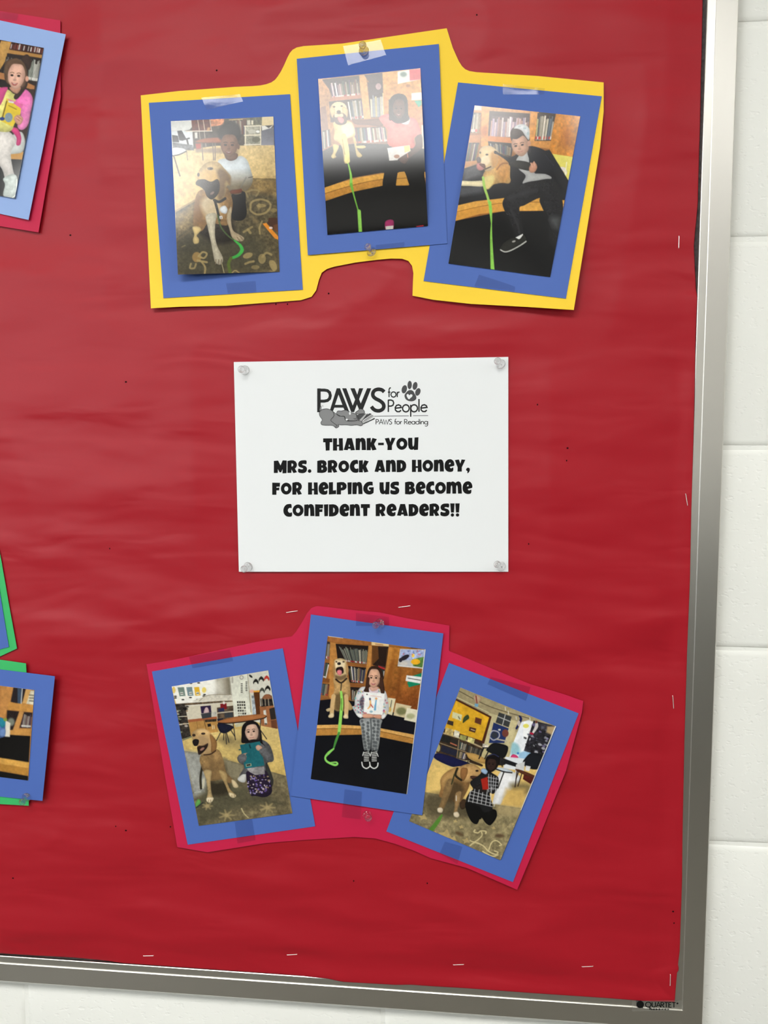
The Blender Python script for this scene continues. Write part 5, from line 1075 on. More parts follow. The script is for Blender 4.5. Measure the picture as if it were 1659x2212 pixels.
# --- 7 (cut by the frame of view): child in a pink cardigan with a yellow book
def pic7():
    p = Pic(0, 0, 4.256, [(-532, 268), (402, 440), (135, 1823), (-796, 1660)], 200, 300, (40, 32, 28), 77)
    P, S, E, L = p.P, p.S, p.E, p.L
    P([(-560, 250), (420, 430), (380, 540), (-560, 400)], (60, 34, 28), nz=.3)
    p.books([(-400, 300), (400, 440), (390, 490), (-420, 370)], 60, [(90, 40, 36), (60, 40, 40), (214, 206, 200), (120, 60, 50)], (50, 30, 26), .3)
    P([(-500, 400), (80, 455), (388, 505), (385, 535), (70, 490), (-500, 440)], (176, 130, 70)); P([(10, 375), (105, 385), (50, 560), (0, 640), (-60, 560)], (190, 146, 80), nz=.1); 
    P([(65, 490), (385, 535), (330, 830), (40, 760)], (44, 36, 34)); p.books([(55, 520), (210, 545), (190, 720), (30, 680)], 14, [(170, 170, 166), (120, 120, 116), (90, 84, 80)], (44, 38, 36), .2); p.books([(270, 530), (375, 555), (345, 750), (255, 735)], 11, [(206, 206, 196), (110, 120, 110), (160, 160, 150)], (40, 34, 32), .2, (226, 226, 220))
    P([(-100, 640), (100, 690), (320, 790), (315, 830), (-100, 710)], (176, 120, 74)); P([(-200, 690), (70, 740), (60, 800), (-200, 770)], (36, 30, 30)); P([(-700, 700), (-100, 690), (-60, 1400), (-750, 1500)], (150, 104, 60), nz=.2)
    P([(60, 820), (320, 820), (210, 1460), (-100, 1420)], (60, 48, 44)); P([(-800, 1300), (200, 1440), (150, 1860), (-820, 1700)], (16, 16, 17)); P([(-700, 1330), (215, 1395), (205, 1468), (-720, 1420)], (190, 140, 70))
    # child
    S([(60, 1400), (120, 1240), (200, 1215), (230, 1300), (210, 1390), (150, 1412)], (206, 210, 206))
    S([(-60, 1230), (60, 1200), (150, 1290), (100, 1400), (120, 1560), (140, 1640), (60, 1680), (20, 1560), (-80, 1400)], (222, 216, 210), nz=.06); S([(30, 1640), (120, 1600), (160, 1640), (150, 1780), (110, 1822), (30, 1800), (45, 1700)], (196, 206, 200), nz=.15); L([(155, 1650), (148, 1780), (118, 1815)], 10, (230, 236, 226))
    S([(90, 1180), (160, 1180), (195, 1260), (185, 1330), (150, 1330), (150, 1260)], (216, 70, 130)); S([(-60, 830), (60, 820), (120, 860), (150, 900), (120, 1180), (0, 1210), (-80, 1180)], (226, 220, 130), nz=.1)
    S([(150, 880), (230, 820), (300, 900), (280, 1040), (255, 1150), (200, 1195), (160, 1160), (190, 1060), (150, 960)], (236, 110, 180), c2=(240, 140, 196), ax=(160, 900, 300, 1000), nz=.06); S([(-120, 850), (60, 800), (50, 860), (-10, 980), (-120, 1000)], (222, 84, 146))
    S([(130, 880), (240, 750), (245, 800), (160, 910)], (60, 46, 40)); 
    S([(40, 640), (60, 560), (130, 540), (210, 570), (250, 660), (240, 760), (200, 800), (60, 760)], (96, 72, 54)); S([(195, 540), (250, 500), (290, 560), (270, 640), (240, 610)], (60, 44, 38)); S([(90, 800), (190, 800), (160, 860), (110, 840)], (190, 140, 116))
    p.face(150, 705, 82, 112, (226, 178, 156), .1, -.12, smile=1.0, mouth=(176, 90, 84), brow=(110, 80, 60)); E(248, 725, 16, 26, (214, 160, 136)); S([(70, 690), (80, 600), (140, 560), (210, 590), (240, 680), (225, 590), (150, 535), (70, 570), (40, 650)], (110, 84, 62))
    P([(60, 905), (195, 995), (185, 1060), (115, 1165), (5, 1110)], (226, 196, 60)); P([(60, 905), (215, 960), (195, 1000)], (226, 110, 160)); L([(62, 930), (20, 1090)], 8, (70, 60, 40), sm=False); E(80, 1080, 36, 44, (130, 150, 160)); E(20, 1092, 24, 16, (36, 60, 130)); L([(80, 970), (150, 1005)], 8, (150, 120, 40), sm=False); P([(75, 925), (130, 935), (125, 950), (78, 942)], (226, 226, 220))
    S([(130, 1080), (170, 1055), (210, 1085), (200, 1130), (170, 1150), (140, 1120)], (214, 160, 136)); L([(150, 1090), (180, 1110)], 7, (170, 116, 96)); L([(160, 1070), (195, 1095)], 7, (170, 116, 96))
    return p

# --- 8 (cut by the frame of view): library shelves above the carpeted bench
def pic8():
    p = Pic(0, 1200, 3.95, [(-987, 987), (293, 1148), (240, 1920), (-1047, 1758)], 240, 150, (170, 116, 62), 88)
    P, S, E, L = p.P, p.S, p.E, p.L
    P([(-1000, 980), (-100, 1090), (-60, 1500), (-1040, 1450)], (150, 98, 50), nz=.2); p.books([(-800, 1020), (-200, 1090), (-220, 1250), (-800, 1190)], 40, SP, (40, 30, 26), .2, (170, 50, 40)); p.books([(-800, 1240), (-200, 1300), (-220, 1460), (-800, 1420)], 40, SP, (40, 30, 26), .2)
    P([(0, 1100), (115, 1120), (85, 1250), (40, 1380), (0, 1380)], (190, 134, 74), nz=.12); P([(115, 1125), (225, 1135), (200, 1240), (160, 1285), (90, 1250)], (40, 34, 36)); P([(150, 1130), (185, 1132), (182, 1270), (150, 1270)], (60, 76, 96)); L([(190, 1135), (180, 1270)], 8, (206, 206, 200), sm=False); P([(220, 1140), (262, 1145), (235, 1265), (190, 1260)], (206, 160, 96))
    P([(262, 1150), (300, 1155), (290, 1275), (225, 1265)], (214, 206, 180), nz=.2)
    for y in (1190, 1215, 1240): L([(250, y), (292, y + 3)], 8, (90, 84, 76), sm=False)
    P([(75, 1245), (140, 1260), (285, 1275), (278, 1338), (65, 1315)], (196, 140, 70), nz=.1); P([(60, 1320), (165, 1330), (130, 1500), (50, 1480)], (40, 32, 30)); E(95, 1420, 30, 34, (120, 124, 110), soft=8); P([(165, 1330), (205, 1335), (150, 1510), (105, 1500)], (196, 142, 80)); P([(205, 1335), (278, 1340), (265, 1475), (165, 1470)], (46, 36, 36)); p.books([(200, 1350), (275, 1360), (262, 1470), (180, 1465)], 8, [(120, 90, 90), (150, 140, 130), (80, 60, 70)], (40, 34, 34), .2, (214, 214, 206))
    P([(85, 1490), (265, 1475), (258, 1540), (85, 1530)], (190, 138, 72), nz=.1); P([(-1040, 1480), (85, 1530), (258, 1540), (245, 1775), (-1050, 1650)], (16, 15, 15))
    P([(-1050, 1640), (0, 1725), (250, 1765), (244, 1815), (0, 1775), (-1050, 1690)], (206, 156, 76), nz=.1); P([(-1050, 1690), (0, 1775), (244, 1818), (240, 1882), (0, 1835), (-1050, 1740)], (176, 126, 54), nz=.1); P([(-1050, 1740), (0, 1840), (240, 1882), (240, 1940), (-1050, 1800)], (14, 13, 13))
    S([(-160, 1380), (0, 1380), (45, 1430), (50, 1540), (-160, 1560)], (80, 110, 170), nz=.2); S([(0, 1390), (40, 1400), (50, 1440), (20, 1470), (0, 1450)], (40, 130, 150)); P([(48, 1405), (88, 1430), (84, 1548), (42, 1545)], (222, 214, 196)); E(45, 1400, 16, 14, (130, 150, 60)); S([(0, 1490), (45, 1480), (40, 1540), (0, 1540)], (110, 140, 190))
    return p

# ------------------------------------------------------------------ paper heights in front of the board
def bell(u, v, cu, cv, ru, rv):
    return np.exp(-((u - cu) / ru) ** 2 - ((v - cv) / rv) ** 2)
CARD = 0.0040
def h_yellow(u, v):
    return CARD + 0.0085 * bell(u, v, 1260, 700, 190, 200) + 0.0045 * bell(u, v, 330, 690, 190, 80) + 0.004 * bell(u, v, 1320, 380, 60, 190)
def h_mag(u, v):
    return CARD + 0.0026 * bell(u, v, 1160, 1900, 140, 120) + 0.0026 * bell(u, v, 1250, 1640, 70, 160) + 0.0015 * bell(u, v, 440, 1850, 120, 60)
def h_magL(u, v):
    return CARD + 0.0022 * bell(u, v, 130, 420, 90, 160)
def h_greenA(u, v): return CARD + 0 * u
def h_greenB(u, v): return CARD + 0.0016 + 0 * u
A = np.array
# ------------------------------------------------------------------ cut cards behind the photos
def card(name, outl, hf, m, label, cat='card'):
    loc = board(*np.mean(A(outl, float), 0), CARD)
    return tag(cutout(name, outl, hf, m, loc=loc), label, cat)
card('scalloped_card', YEL, h_yellow, M['yellow'], 'yellow card with curved cut-outs behind three blue-mounted dog photos', 'card')
card('scalloped_card', MAG, h_mag, M['magenta'], 'magenta card cut round three tilted blue-mounted photos below the white notice', 'card')
card('backing_card', MAGL, h_magL, M['magenta'], 'magenta card behind the pale blue mount with the pink cardigan photo', 'card')
card('backing_card', GRA, h_greenA, M['green'], 'green card corner sloping to a point above the pinned green card', 'card')
card('backing_card', GRB, h_greenB, M['green'], 'green card with a clear pin through its lower corner', 'card')

# ------------------------------------------------------------------ mounted photos
def mounted(corners, pic, hm, hp, label, tapes=(), nx=20, ny=26, m='blue'):
    c = board(*np.mean(A(corners, float), 0), CARD)
    t = empty('mounted_photo', c, label, 'photo', 'dog photos mounted on blue card')
    mo = sheet('blue_mount', corners, lambda u, v, s, q: hm(u, v), M[m], t, nx, ny, 0.0003, loc=c)
    if pic is not None:
        p = pic()
        pr = sheet('photo_print', p.px, lambda u, v, s, q: hp(u, v, s, q), M['print'], mo, p.nx, p.ny, 0.00022, loc=c, colours=p.colours())
        pr['label'] = 'glossy colour photograph'
    for q in tapes:
        sheet('tape', q, lambda u, v, s, w: hm(u, v) + 0.00045 + 0.0002 * vnoise(u / 14, v / 14, 9), M['tape'], t, 10, 6, 0.00008, loc=c)
    return t
sst = lambda a: np.clip(a, 0, 1) ** 2 * (3 - 2 * np.clip(a, 0, 1))
_bq = np.polyfit([0, .15, .3, .55, .7, .85, 1], [0, .0012, .0024, .0044, .0049, .0036, .0004], 4)
bulge = lambda q: np.maximum(np.polyval(_bq, q), 0)        # prints bow away from their mounts
hT1 = lambda u, v: h_yellow(u, v) + 0.0007
hT2 = lambda u, v: h_yellow(u, v) + 0.0016
mounted([(321.5, 222), (626.5, 203.4), (654, 625.7), (353, 644)], pic1, hT1,
        lambda u, v, s, q: hT1(u, v) + 0.0006 + 0.0095 * np.clip(1 - s, 0, 1) ** 1.15 * sst(q),
        'blue-mounted photo of a panting tan dog before a child in a pale shirt', [
            [(434.7, 211), (517.8, 203.4), (525, 219), (446.7, 237)], [(488, 612), (552, 607), (553.5, 630), (492.5, 634)]])
mounted([(641, 127), (948, 95), (966, 526), (665, 551)], pic2, hT2,
        lambda u, v, s, q: hT2(u, v) + 0.0006 + bulge(q),
        'blue-mounted photo of a dog beside a child in a coral top', [
            [(741, 100), (822, 86), (834, 119), (752, 141)], [(811.6, 528.6), (874, 523), (873, 534), (814.5, 538)]])
mounted([(989.5, 178), (1300, 208), (1222.5, 645), (915, 607)], pic3, hT1,
        lambda u, v, s, q: hT1(u, v) + 0.0006 + 0.8 * bulge(q) * (1 - .75 * s),
        'blue-mounted photo of a child in a white cap hugging a lying dog', [
            [(1086.5, 182), (1177, 191), (1175, 204), (1086.5, 204)], [(1034.7, 593), (1113, 618.5), (1112, 628.6), (1024.6, 618.5)]])
hB1 = lambda u, v: h_mag(u, v) + 0.0007
hB2 = lambda u, v: h_mag(u, v) + 0.0024
mounted([(328, 1450.7), (611, 1400.4), (681, 1785), (405.4, 1824.7)], pic4, hB1,
        lambda u, v, s, q: hB1(u, v) + 0.0006, 'blue-mounted photo of a yellow dog with a child holding a teal book', [
            [(408, 1418.6), (496, 1403), (504, 1428), (416, 1443.7)], [(507, 1775.5), (544, 1769), (552, 1815), (513, 1822)]])
mounted([(970, 1432), (1250, 1541), (1108, 1905.5), (834.6, 1796)], pic6, hB1,
        lambda u, v, s, q: hB1(u, v) + 0.0006 + 0.0008 * np.clip(s - .8, 0, 1) * 5, 'blue-mounted photo of a dog nuzzling a kneeling child in plaid', [
            [(1060, 1462), (1146, 1484), (1136, 1514), (1053, 1478)], [(960.8, 1818), (998.8, 1828.7), (988, 1866.7), (950, 1843.5)]])
mounted([(671.6, 1327.4), (957.8, 1368.4), (912, 1761), (628, 1719)], pic5, hB2,
        lambda u, v, s, q: hB2(u, v) + 0.0006, 'blue-mounted photo of a child in leggings holding a white picture book', [
            [(769, 1324), (840, 1333), (840, 1352), (769, 1352)], [(744.6, 1705), (782, 1710), (779, 1770), (738, 1765)]])
hL1 = lambda u, v: h_magL(u, v) + 0.0008 + 0.0065 * np.clip((u + 60) / 200, 0, 1.2) ** 2 * (0.35 + 0.65 * np.clip(v / 430, 0, 1.2))
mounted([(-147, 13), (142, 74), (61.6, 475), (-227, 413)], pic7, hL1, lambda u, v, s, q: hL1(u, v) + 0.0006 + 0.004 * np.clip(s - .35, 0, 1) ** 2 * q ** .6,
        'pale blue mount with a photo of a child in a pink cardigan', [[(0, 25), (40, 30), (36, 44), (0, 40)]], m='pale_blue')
hL3 = lambda u, v: h_greenB(u, v) + 0.0008 + 0.0055 * np.clip((u + 30) / 150, 0, 1.1) ** 2 * np.clip(1.2 - abs(v - 1630) / 260, 0.25, 1)
mounted([(-290, 1410), (118.5, 1460.8), (91.6, 1730), (-312, 1690)], pic8, hL3, lambda u, v, s, q: hL3(u, v) + 0.0006,
        'blue-mounted landscape photo of library shelves pinned over green card', [], 26, 20)
hL2 = lambda u, v: h_greenA(u, v) + 0.0008
mounted([(-310, 1100), (-40, 1040), (19, 1397.5), (-240, 1467)], None, hL2, None, 'blue mount corner resting on the pointed green card')

# ------------------------------------------------------------------ ink: outlines and strokes laid on paper
class Ink:
    def __init__(self): self.V = []; self.F = []; self.n = 0
    def tri(self, pts, faces):
        """one inked patch; patches that cross lie a hair apart so they never share a plane"""
        n = len(self.V); self.n += 1
        self.V += [(p[0], p[1], (self.n % 9) * 6e-6) for p in pts]; self.F += [tuple(n + i for i in f) for f in faces]
    def fill(self, outlines):
        vs = []; ed = []
        for o in outlines:
            n = len(vs); vs += [Vector(p) for p in o]; k = len(o)
            ed += [(n + i, n + (i + 1) % k) for i in range(k)]
        r = delaunay_2d_cdt(vs, ed, [], 0, 1e-5)
        P = np.array([tuple(p) for p in r[0]])
        T = np.array([f for f in r[2]])
        c = P[T].mean(1)
        keep = np.zeros(len(T), bool)
        for o in outlines: keep ^= inside(o, c[:, 0], c[:, 1])
        self.tri([tuple(p) for p in P], [tuple(f) for f in T[keep]])
    def disc(self, x, y, rx, ry=None, rot=0, n=20):
        ry = rx if ry is None else ry
        c, s = math.cos(rot), math.sin(rot)
        self.tri([(x + c * rx * math.cos(a) - s * ry * math.sin(a), y + s * rx * math.cos(a) + c * ry * math.sin(a)) for a in np.linspace(0, 2 * math.pi, n, endpoint=False)], [tuple(range(n))])
    def stroke(self, pts, w, smooth=False, closed=False):
        """a mitred ribbon"""
        if smooth: pts = catmull(pts, closed, 6)
        P = [np.array(p, float)[:2] for p in pts]
        P = [p for i, p in enumerate(P) if i == 0 or np.hypot(*(p - P[i - 1])) > 1e-6]
        n = len(P); D = []
        for i in range(n):
            a = P[i] - P[i - 1] if (i > 0 or closed) else P[1] - P[0]
            b = P[(i + 1) % n] - P[i] if (i < n - 1 or closed) else P[-1] - P[-2]
            a = a / np.hypot(*a); b = b / np.hypot(*b)
            t = a + b; L = np.hypot(*t)
            if L < 0.2: t = np.array([-a[1], a[0]]); m = np.array([-t[1], t[0]]); sc = 1
            else:
                t = t / L; m = np.array([-t[1], t[0]]); sc = 1 / max(0.45, abs(m @ np.array([-a[1], a[0]])))
            D.append(m * w / 2 * sc)
        V = [tuple(P[i] + D[i]) for i in range(n)] + [tuple(P[i] - D[i]) for i in range(n)]
        F = [(i, (i + 1) % n, n + (i + 1) % n, n + i) for i in range(n if closed else n - 1)]
        self.tri(V, F)
    def build(self, name, m, parent, f2w, loc):
        V = [f2w(*p) for p in self.V]
        o = mesh_obj(name, V, self.F, m, parent, loc=loc)
        bm = bmesh.new(); bm.from_mesh(o.data); bm.normal_update()
        bmesh.ops.reverse_faces(bm, faces=[f for f in bm.faces if f.normal.y > 0]); bm.to_mesh(o.data); bm.free()
        return o
def ell(cx, cy, rx, ry, n=22):
    return [(cx + rx * math.cos(a), cy + ry * math.sin(a)) for a in np.linspace(0, 2 * math.pi, n, endpoint=False)]
sm = lambda P: catmull(P, True, 3)
# chunky display letters, cap height 1: advance, outlines
G = {
 'T': (.74, [[(0, 1), (.74, 1), (.74, .68), (.54, .68), (.52, .02), (.21, 0), (.18, .68), (0, .68)]]),
 'H': (.82, [[(0, 1), (.33, 1), (.32, .48), (.49, .48), (.47, 1), (.79, 1), (.82, 0), (.49, 0), (.49, .33), (.33, .33), (.33, 0), (0, 0)]]),
 'A': (.9, [[(.27, 1), (.66, 1), (.9, .02), (.57, 0), (.53, .14), (.35, .14), (.32, .02), (0, .05)], [(.44, .5), (.38, .31), (.51, .31)]]),
 'n': (.84, [[(0, .97), (.33, 1), (.345, .93), (.45, 1.01), (.6, 1.02), (.74, .93), (.81, .7), (.84, .02), (.5, .02), (.485, .5), (.46, .68), (.42, .72), (.37, .62), (.34, .02), (0, .02)]]),
 'm': (1.27, [[(0, .97), (.33, 1), (.345, .93), (.43, 1.01), (.56, 1.02), (.67, .95), (.75, .9), (.85, 1.0), (1.0, 1.03), (1.15, .95), (1.23, .72), (1.27, .02), (.95, .02), (.92, .55), (.88, .7), (.83, .7), (.79, .55), (.79, .02), (.48, .02), (.47, .5), (.44, .68), (.4, .7), (.36, .6), (.32, .02), (-.02, .02)]]),
 'K': (.83, [[(0, .98), (.33, 1), (.33, .62), (.47, 1), (.83, .9), (.6, .5), (.8, .05), (.46, -.02), (.33, .3), (.33, 0), (0, 0)]]),
 '-': (.52, [[(.04, .4), (.5, .4), (.5, .6), (.04, .6)]]),
 'Y': (.88, [[(0, .95), (.34, 1), (.46, .66), (.56, 1), (.88, .97), (.58, .35), (.58, 0), (.22, 0), (.23, .35)]]),
 'o': (.9, [ell(.45, .5, .45, .49), ell(.45, .49, .165, .2)]),
 'u': (.84, [[(0, .98), (.34, .98), (.35, .45), (.38, .29), (.43, .27), (.48, .38), (.5, .55), (.52, 1), (.84, 1.02), (.8, 0), (.48, -.02), (.46, .06), (.34, 0), (.18, .02), (.06, .15), (0, .4)]]),
 'M': (1.08, [[(0, 1), (.36, 1.02), (.56, .62), (.74, 1.04), (1.08, 1.02), (1.06, -.02), (.72, -.04), (.73, .3), (.61, .05), (.48, .05), (.34, .32), (.33, 0), (0, 0)]]),
 'R': (.83, [[(0, .98), (.3, 1.04), (.52, 1.03), (.7, .92), (.79, .75), (.79, .58), (.72, .43), (.62, .36), (.8, .05), (.5, -.02), (.34, .28), (.33, 0), (0, 0)], [(.34, .77), (.42, .77), (.49, .7), (.48, .6), (.42, .54), (.34, .53)]]),
 'S': (.75, [sm([(.7, 1.0), (.69, .71), (.5, .73), (.37, .72), (.35, .66), (.45, .61), (.62, .55), (.74, .38), (.71, .14), (.55, .0), (.3, -.03), (.02, .06), (.03, .34), (.25, .29), (.4, .3), (.42, .36), (.3, .42), (.1, .5), (.01, .68), (.06, .88), (.22, 1.0), (.44, 1.03)])]),
 '.': (.32, [ell(.16, .14, .15, .15, 14)]),
 ',': (.34, [sm([(.0, .12), (.06, .28), (.2, .32), (.31, .24), (.31, .08), (.22, -.08), (.1, -.14), (.12, .02)])]),
 'B': (.83, [[(0, .97), (.3, 1.03), (.56, 1.02), (.72, .92), (.78, .78), (.77, .65), (.7, .55), (.8, .45), (.84, .3), (.8, .14), (.66, .02), (.4, -.03), (0, 0)], [(.36, .75), (.44, .73), (.47, .67), (.43, .61), (.36, .6)], [(.36, .41), (.45, .4), (.5, .32), (.45, .24), (.36, .23)]]),
 'C': (.7, [sm([(.66, 1.0), (.67, .69), (.55, .71), (.42, .64), (.37, .5), (.42, .36), (.55, .29), (.7, .33), (.7, .03), (.5, -.03), (.25, .02), (.07, .2), (0, .48), (.07, .78), (.25, .98), (.48, 1.03)])]),
 'D': (.8, [[(0, .98), (.35, 1), (.58, .94), (.73, .8), (.8, .6), (.79, .38), (.7, .18), (.52, .04), (.3, -.01), (0, -.01)], [(.34, .72), (.42, .68), (.47, .58), (.47, .42), (.42, .33), (.34, .3)]]),
 'e': (.8, [sm([(.8, .5), (.62, .44), (.46, .4), (.46, .33), (.56, .28), (.72, .34), (.7, .05), (.46, -.02), (.22, .04), (.05, .22), (0, .48), (.06, .78), (.25, .98), (.5, 1.03), (.7, .92), (.8, .72)]), [(.36, .6), (.5, .63), (.5, .71), (.45, .75), (.39, .71)]]),
 'F': (.66, [[(0, 1), (.65, .98), (.63, .66), (.36, .66), (.36, .57), (.6, .6), (.58, .36), (.35, .36), (.35, 0), (0, 0)]]),
 'L': (.6, [[(0, 1), (.34, 1.02), (.34, .33), (.6, .35), (.6, .03), (0, 0)]]),
 'P': (.83, [[(0, .98), (.35, 1.02), (.58, 1.01), (.74, .9), (.82, .74), (.8, .54), (.7, .41), (.55, .34), (.35, .32), (.35, 0), (0, 0)], [(.35, .77), (.42, .76), (.48, .69), (.46, .6), (.41, .56), (.35, .55)]]),
 'I': (.36, [[(0, .98), (.36, 1), (.33, .02), (.04, 0)]]),
 'G': (.88, [sm([(.78, 1.02), (.79, .71), (.6, .74), (.43, .66), (.36, .5), (.4, .35), (.52, .28), (.6, .31)]) [:-2] + [(.6, .31), (.6, .38), (.48, .38), (.47, .56), (.88, .58), (.86, .12), (.62, 0), (.38, -.02), (.16, .1), (.03, .3), (0, .5), (.08, .76), (.28, .96), (.5, 1.03)]]),
 '!': (.36, [[(0, 1.04), (.36, 1.04), (.3, .28), (.06, .28)], ell(.18, .08, .14, .14, 14)]),
}
G['G'] = (.88, [[(.78, 1.02), (.8, .71), (.66, .74), (.54, .73), (.44, .67), (.37, .57), (.36, .46), (.4, .35), (.48, .29), (.55, .28), (.6, .31), (.6, .39), (.48, .39), (.47, .57), (.88, .58), (.86, .12), (.74, .03), (.6, -.02), (.44, -.02), (.28, .02), (.14, .12), (.04, .26), (0, .44), (.02, .62), (.09, .78), (.2, .91), (.34, 1), (.5, 1.04), (.66, 1.04)]])
NH = 0.0040
hN = lambda u, v: NH + 0.0012 * bell(u, v, 780, 760, 150, 60) * 0 + 0.0007 * np.clip((v - 1130) / 105, 0, 1) ** 2 * np.sin((u - 516) / 582 * np.pi)
nc = board(*np.mean(A(NC, float), 0), NH)
notice = empty('thank_you_notice', nc, 'white printed thank-you notice held by four clear push pins', 'notice')
sheet('paper_sheet', NC, lambda u, v, s, t: hN(u, v), M['white'], notice, 40, 40, 0.00015, loc=nc)
def onpaper(dz):
    return lambda x, y, e=0: tuple(board(x, y, NH + dz + e))
def heading(text, x0, x1, ytop, ybase, slope):
    ink = Ink()
    x = 0; pos = []
    for ch in text:
        if ch == ' ': x += .42; continue
        pos.append((ch, x)); x += G[ch][0] + .055
    tot = x - .055
    k = (x1 - x0) / tot; h = ybase - ytop
    for ch, gx in pos:
        ink.fill([[(x0 + (gx + a) * k, ybase - b * h + slope * (gx + a) * k) for a, b in o] for o in G[ch][1]])
    return ink.build('printed_line', M['ink'], notice, onpaper(0.00012), nc)
heading('THAnK-You', 698, 904, 947, 973.6, -.010)
heading('MRS. BRoCK AnD HoneY,', 591.5, 1015.5, 995.5, 1021.8, -.0075)
heading('FoR HeLPInG uS BeCome', 588, 1020, 1042.5, 1068.8, -.005)
heading('ConFIDenT ReADeRS!!', 612, 993, 1089.5, 1115.6, -.003)
# logo, drawn in the coordinates of a 5.53x survey of its area
lg = lambda dz: (lambda x, y, e=0: tuple(board(660 + x / 5.53, 800 + y / 5.53, NH + dz + e)))
k = Ink()
k.stroke([(160, 216), (160, 500)], 42); k.stroke([(160, 236), (225, 236), (262, 243), (287, 265), (296, 302), (287, 338), (262, 360), (225, 368), (160, 368)], 36)
k.fill([[(372, 214), (412, 214), (520, 490), (474, 490), (452, 446), (345, 446), (322, 500), (284, 500)], [(394, 290), (440, 412), (352, 412)]])
k.fill([[(437, 214), (487, 214), (564, 420), (592, 350), (535, 214), (587, 214), (618, 290), (640, 214), (690, 214), (640, 345), (660, 395), (735, 214), (785, 214), (684, 470), (640, 470), (614, 408), (580, 498), (545, 498)]])
k.stroke([(940, 258), (912, 234), (868, 226), (826, 240), (805, 272), (808, 308), (838, 338), (885, 362), (922, 392), (935, 428), (922, 462), (885, 482), (842, 480), (810, 462), (786, 432)], 44, True)
k.build('logo_lettering', M['ink_dark'], notice, lg(0.0001), nc)
k = Ink()
def tiny(k, ch, x, yb, c, w):
    """thin geometric letters: x left, yb baseline, c cap height; returns the advance"""
    X = .60 * c
    S_ = lambda pts, s=False, cl=False: k.stroke([(x + a * c, yb - b * c) for a, b in pts], w, s, cl)
    circ = lambda cx, r: S_([(cx + r * math.cos(t), r + r * math.sin(t)) for t in np.linspace(0, 2 * math.pi, 16, endpoint=False)], False, True)
    r = .29
    if ch == 'P': S_([(.05, 0), (.05, 1)]); S_([(.05, .97), (.3, .97), (.46, .9), (.52, .73), (.46, .55), (.3, .48), (.05, .48)]); return .6 * c
    if ch == 'R': S_([(.05, 0), (.05, 1)]); S_([(.05, .97), (.3, .97), (.46, .9), (.52, .73), (.46, .55), (.3, .48), (.05, .48)]); S_([(.25, .48), (.56, 0)]); return .64 * c
    if ch == 'A': S_([(.0, 0), (.36, 1), (.72, 0)]); S_([(.14, .35), (.58, .35)]); return .74 * c
    if ch == 'W': S_([(.0, 1), (.28, 0), (.5, .85), (.72, 0), (1.0, 1)]); return 1.02 * c
    if ch == 'S': S_([(.46, .88), (.3, 1), (.12, .92), (.08, .74), (.28, .54), (.46, .36), (.44, .12), (.24, 0), (.03, .12)], True); return .58 * c
    if ch == 'Q': S_([(.5 + .46 * math.cos(t), .5 + .5 * math.sin(t)) for t in np.linspace(0, 2 * math.pi, 18, endpoint=False)], False, True); S_([(.55, .1), (.75, -.16), (1.0, -.16)]); return 1.08 * c
    if ch == 'U': S_([(.06, 1), (.06, .35), (.14, .08), (.34, 0), (.54, .08), (.62, .35), (.62, 1)]); return .76 * c
    if ch == 'T': S_([(0, .97), (.6, .97)]); S_([(.3, .97), (.3, 0)]); return .66 * c
    if ch == 'E': S_([(.5, .97), (.06, .97), (.06, .03), (.52, .03)]); S_([(.06, .52), (.44, .52)]); return .62 * c
    if ch == 'f': S_([(.38, 1.04), (.24, 1.0), (.17, .85), (.17, 0)]); S_([(.03, .55), (.34, .55)]); return .36 * c
    if ch == 'r': S_([(.07, 0), (.07, .58)]); S_([(.07, .35), (.16, .53), (.34, .56)]); return .38 * c
    if ch == 'o': circ(.32, r); return .68 * c
    if ch == 'e': S_([(.05, .3), (.58, .36), (.52, .5), (.36, .58), (.16, .53), (.05, .36), (.07, .15), (.22, .02), (.42, .02), (.56, .14)]); return .66 * c
    if ch == 'p': S_([(.06, .58), (.06, -.4)]); circ(.36, r); return .72 * c
    if ch == 'l': S_([(.06, 0), (.06, 1.05)]); return .18 * c
    if ch == 'a': circ(.32, r); S_([(.62, .58), (.62, 0)]); return .74 * c
    if ch == 'd': circ(.32, r); S_([(.62, 1.05), (.62, 0)]); return .74 * c
    if ch == 'i': S_([(.06, 0), (.06, .58)]); k.disc(x + .06 * c, yb - .8 * c, w * .65, n=8); return .18 * c
    if ch == 'n': S_([(.06, 0), (.06, .58)]); S_([(.06, .36), (.18, .54), (.34, .58), (.46, .5), (.5, .32), (.5, 0)]); return .6 * c
    if ch == 'g': circ(.32, r); S_([(.62, .58), (.62, -.15), (.52, -.34), (.32, -.4), (.1, -.3)]); return .74 * c
    return .34 * c
def tinytext(k, text, x0, x1, yb, c, w, slope=0.0):
    t = Ink(); tot = 0
    for ch in text: tot += tiny(t, ch, 0, 0, c, w)
    f = (x1 - x0) / tot; x = x0
    t = Ink()
    xx = 0
    for ch in text: xx += tiny(t, ch, xx, 0, c, w)
    n = len(k.V); k.V += [(x0 + p[0] * f, yb + p[1] + slope * p[0] * f, p[2]) for p in t.V]; k.F += [tuple(n + i for i in q) for q in t.F]
tinytext(k, 'for', 980, 1128, 320, 108, 14)
tinytext(k, 'People', 982, 1462, 497, 146, 17, -.004)
tinytext(k, 'PAWS for Reading', 838, 1468, 645, 60, 7.5, -.003)
k.stroke([(822, 548), (1234, 544)], 6); k.stroke([(1284, 542), (1464, 540)], 6)
k.build('logo_lettering', M['ink_dark'], notice, lg(0.0001), nc)
k = Ink()
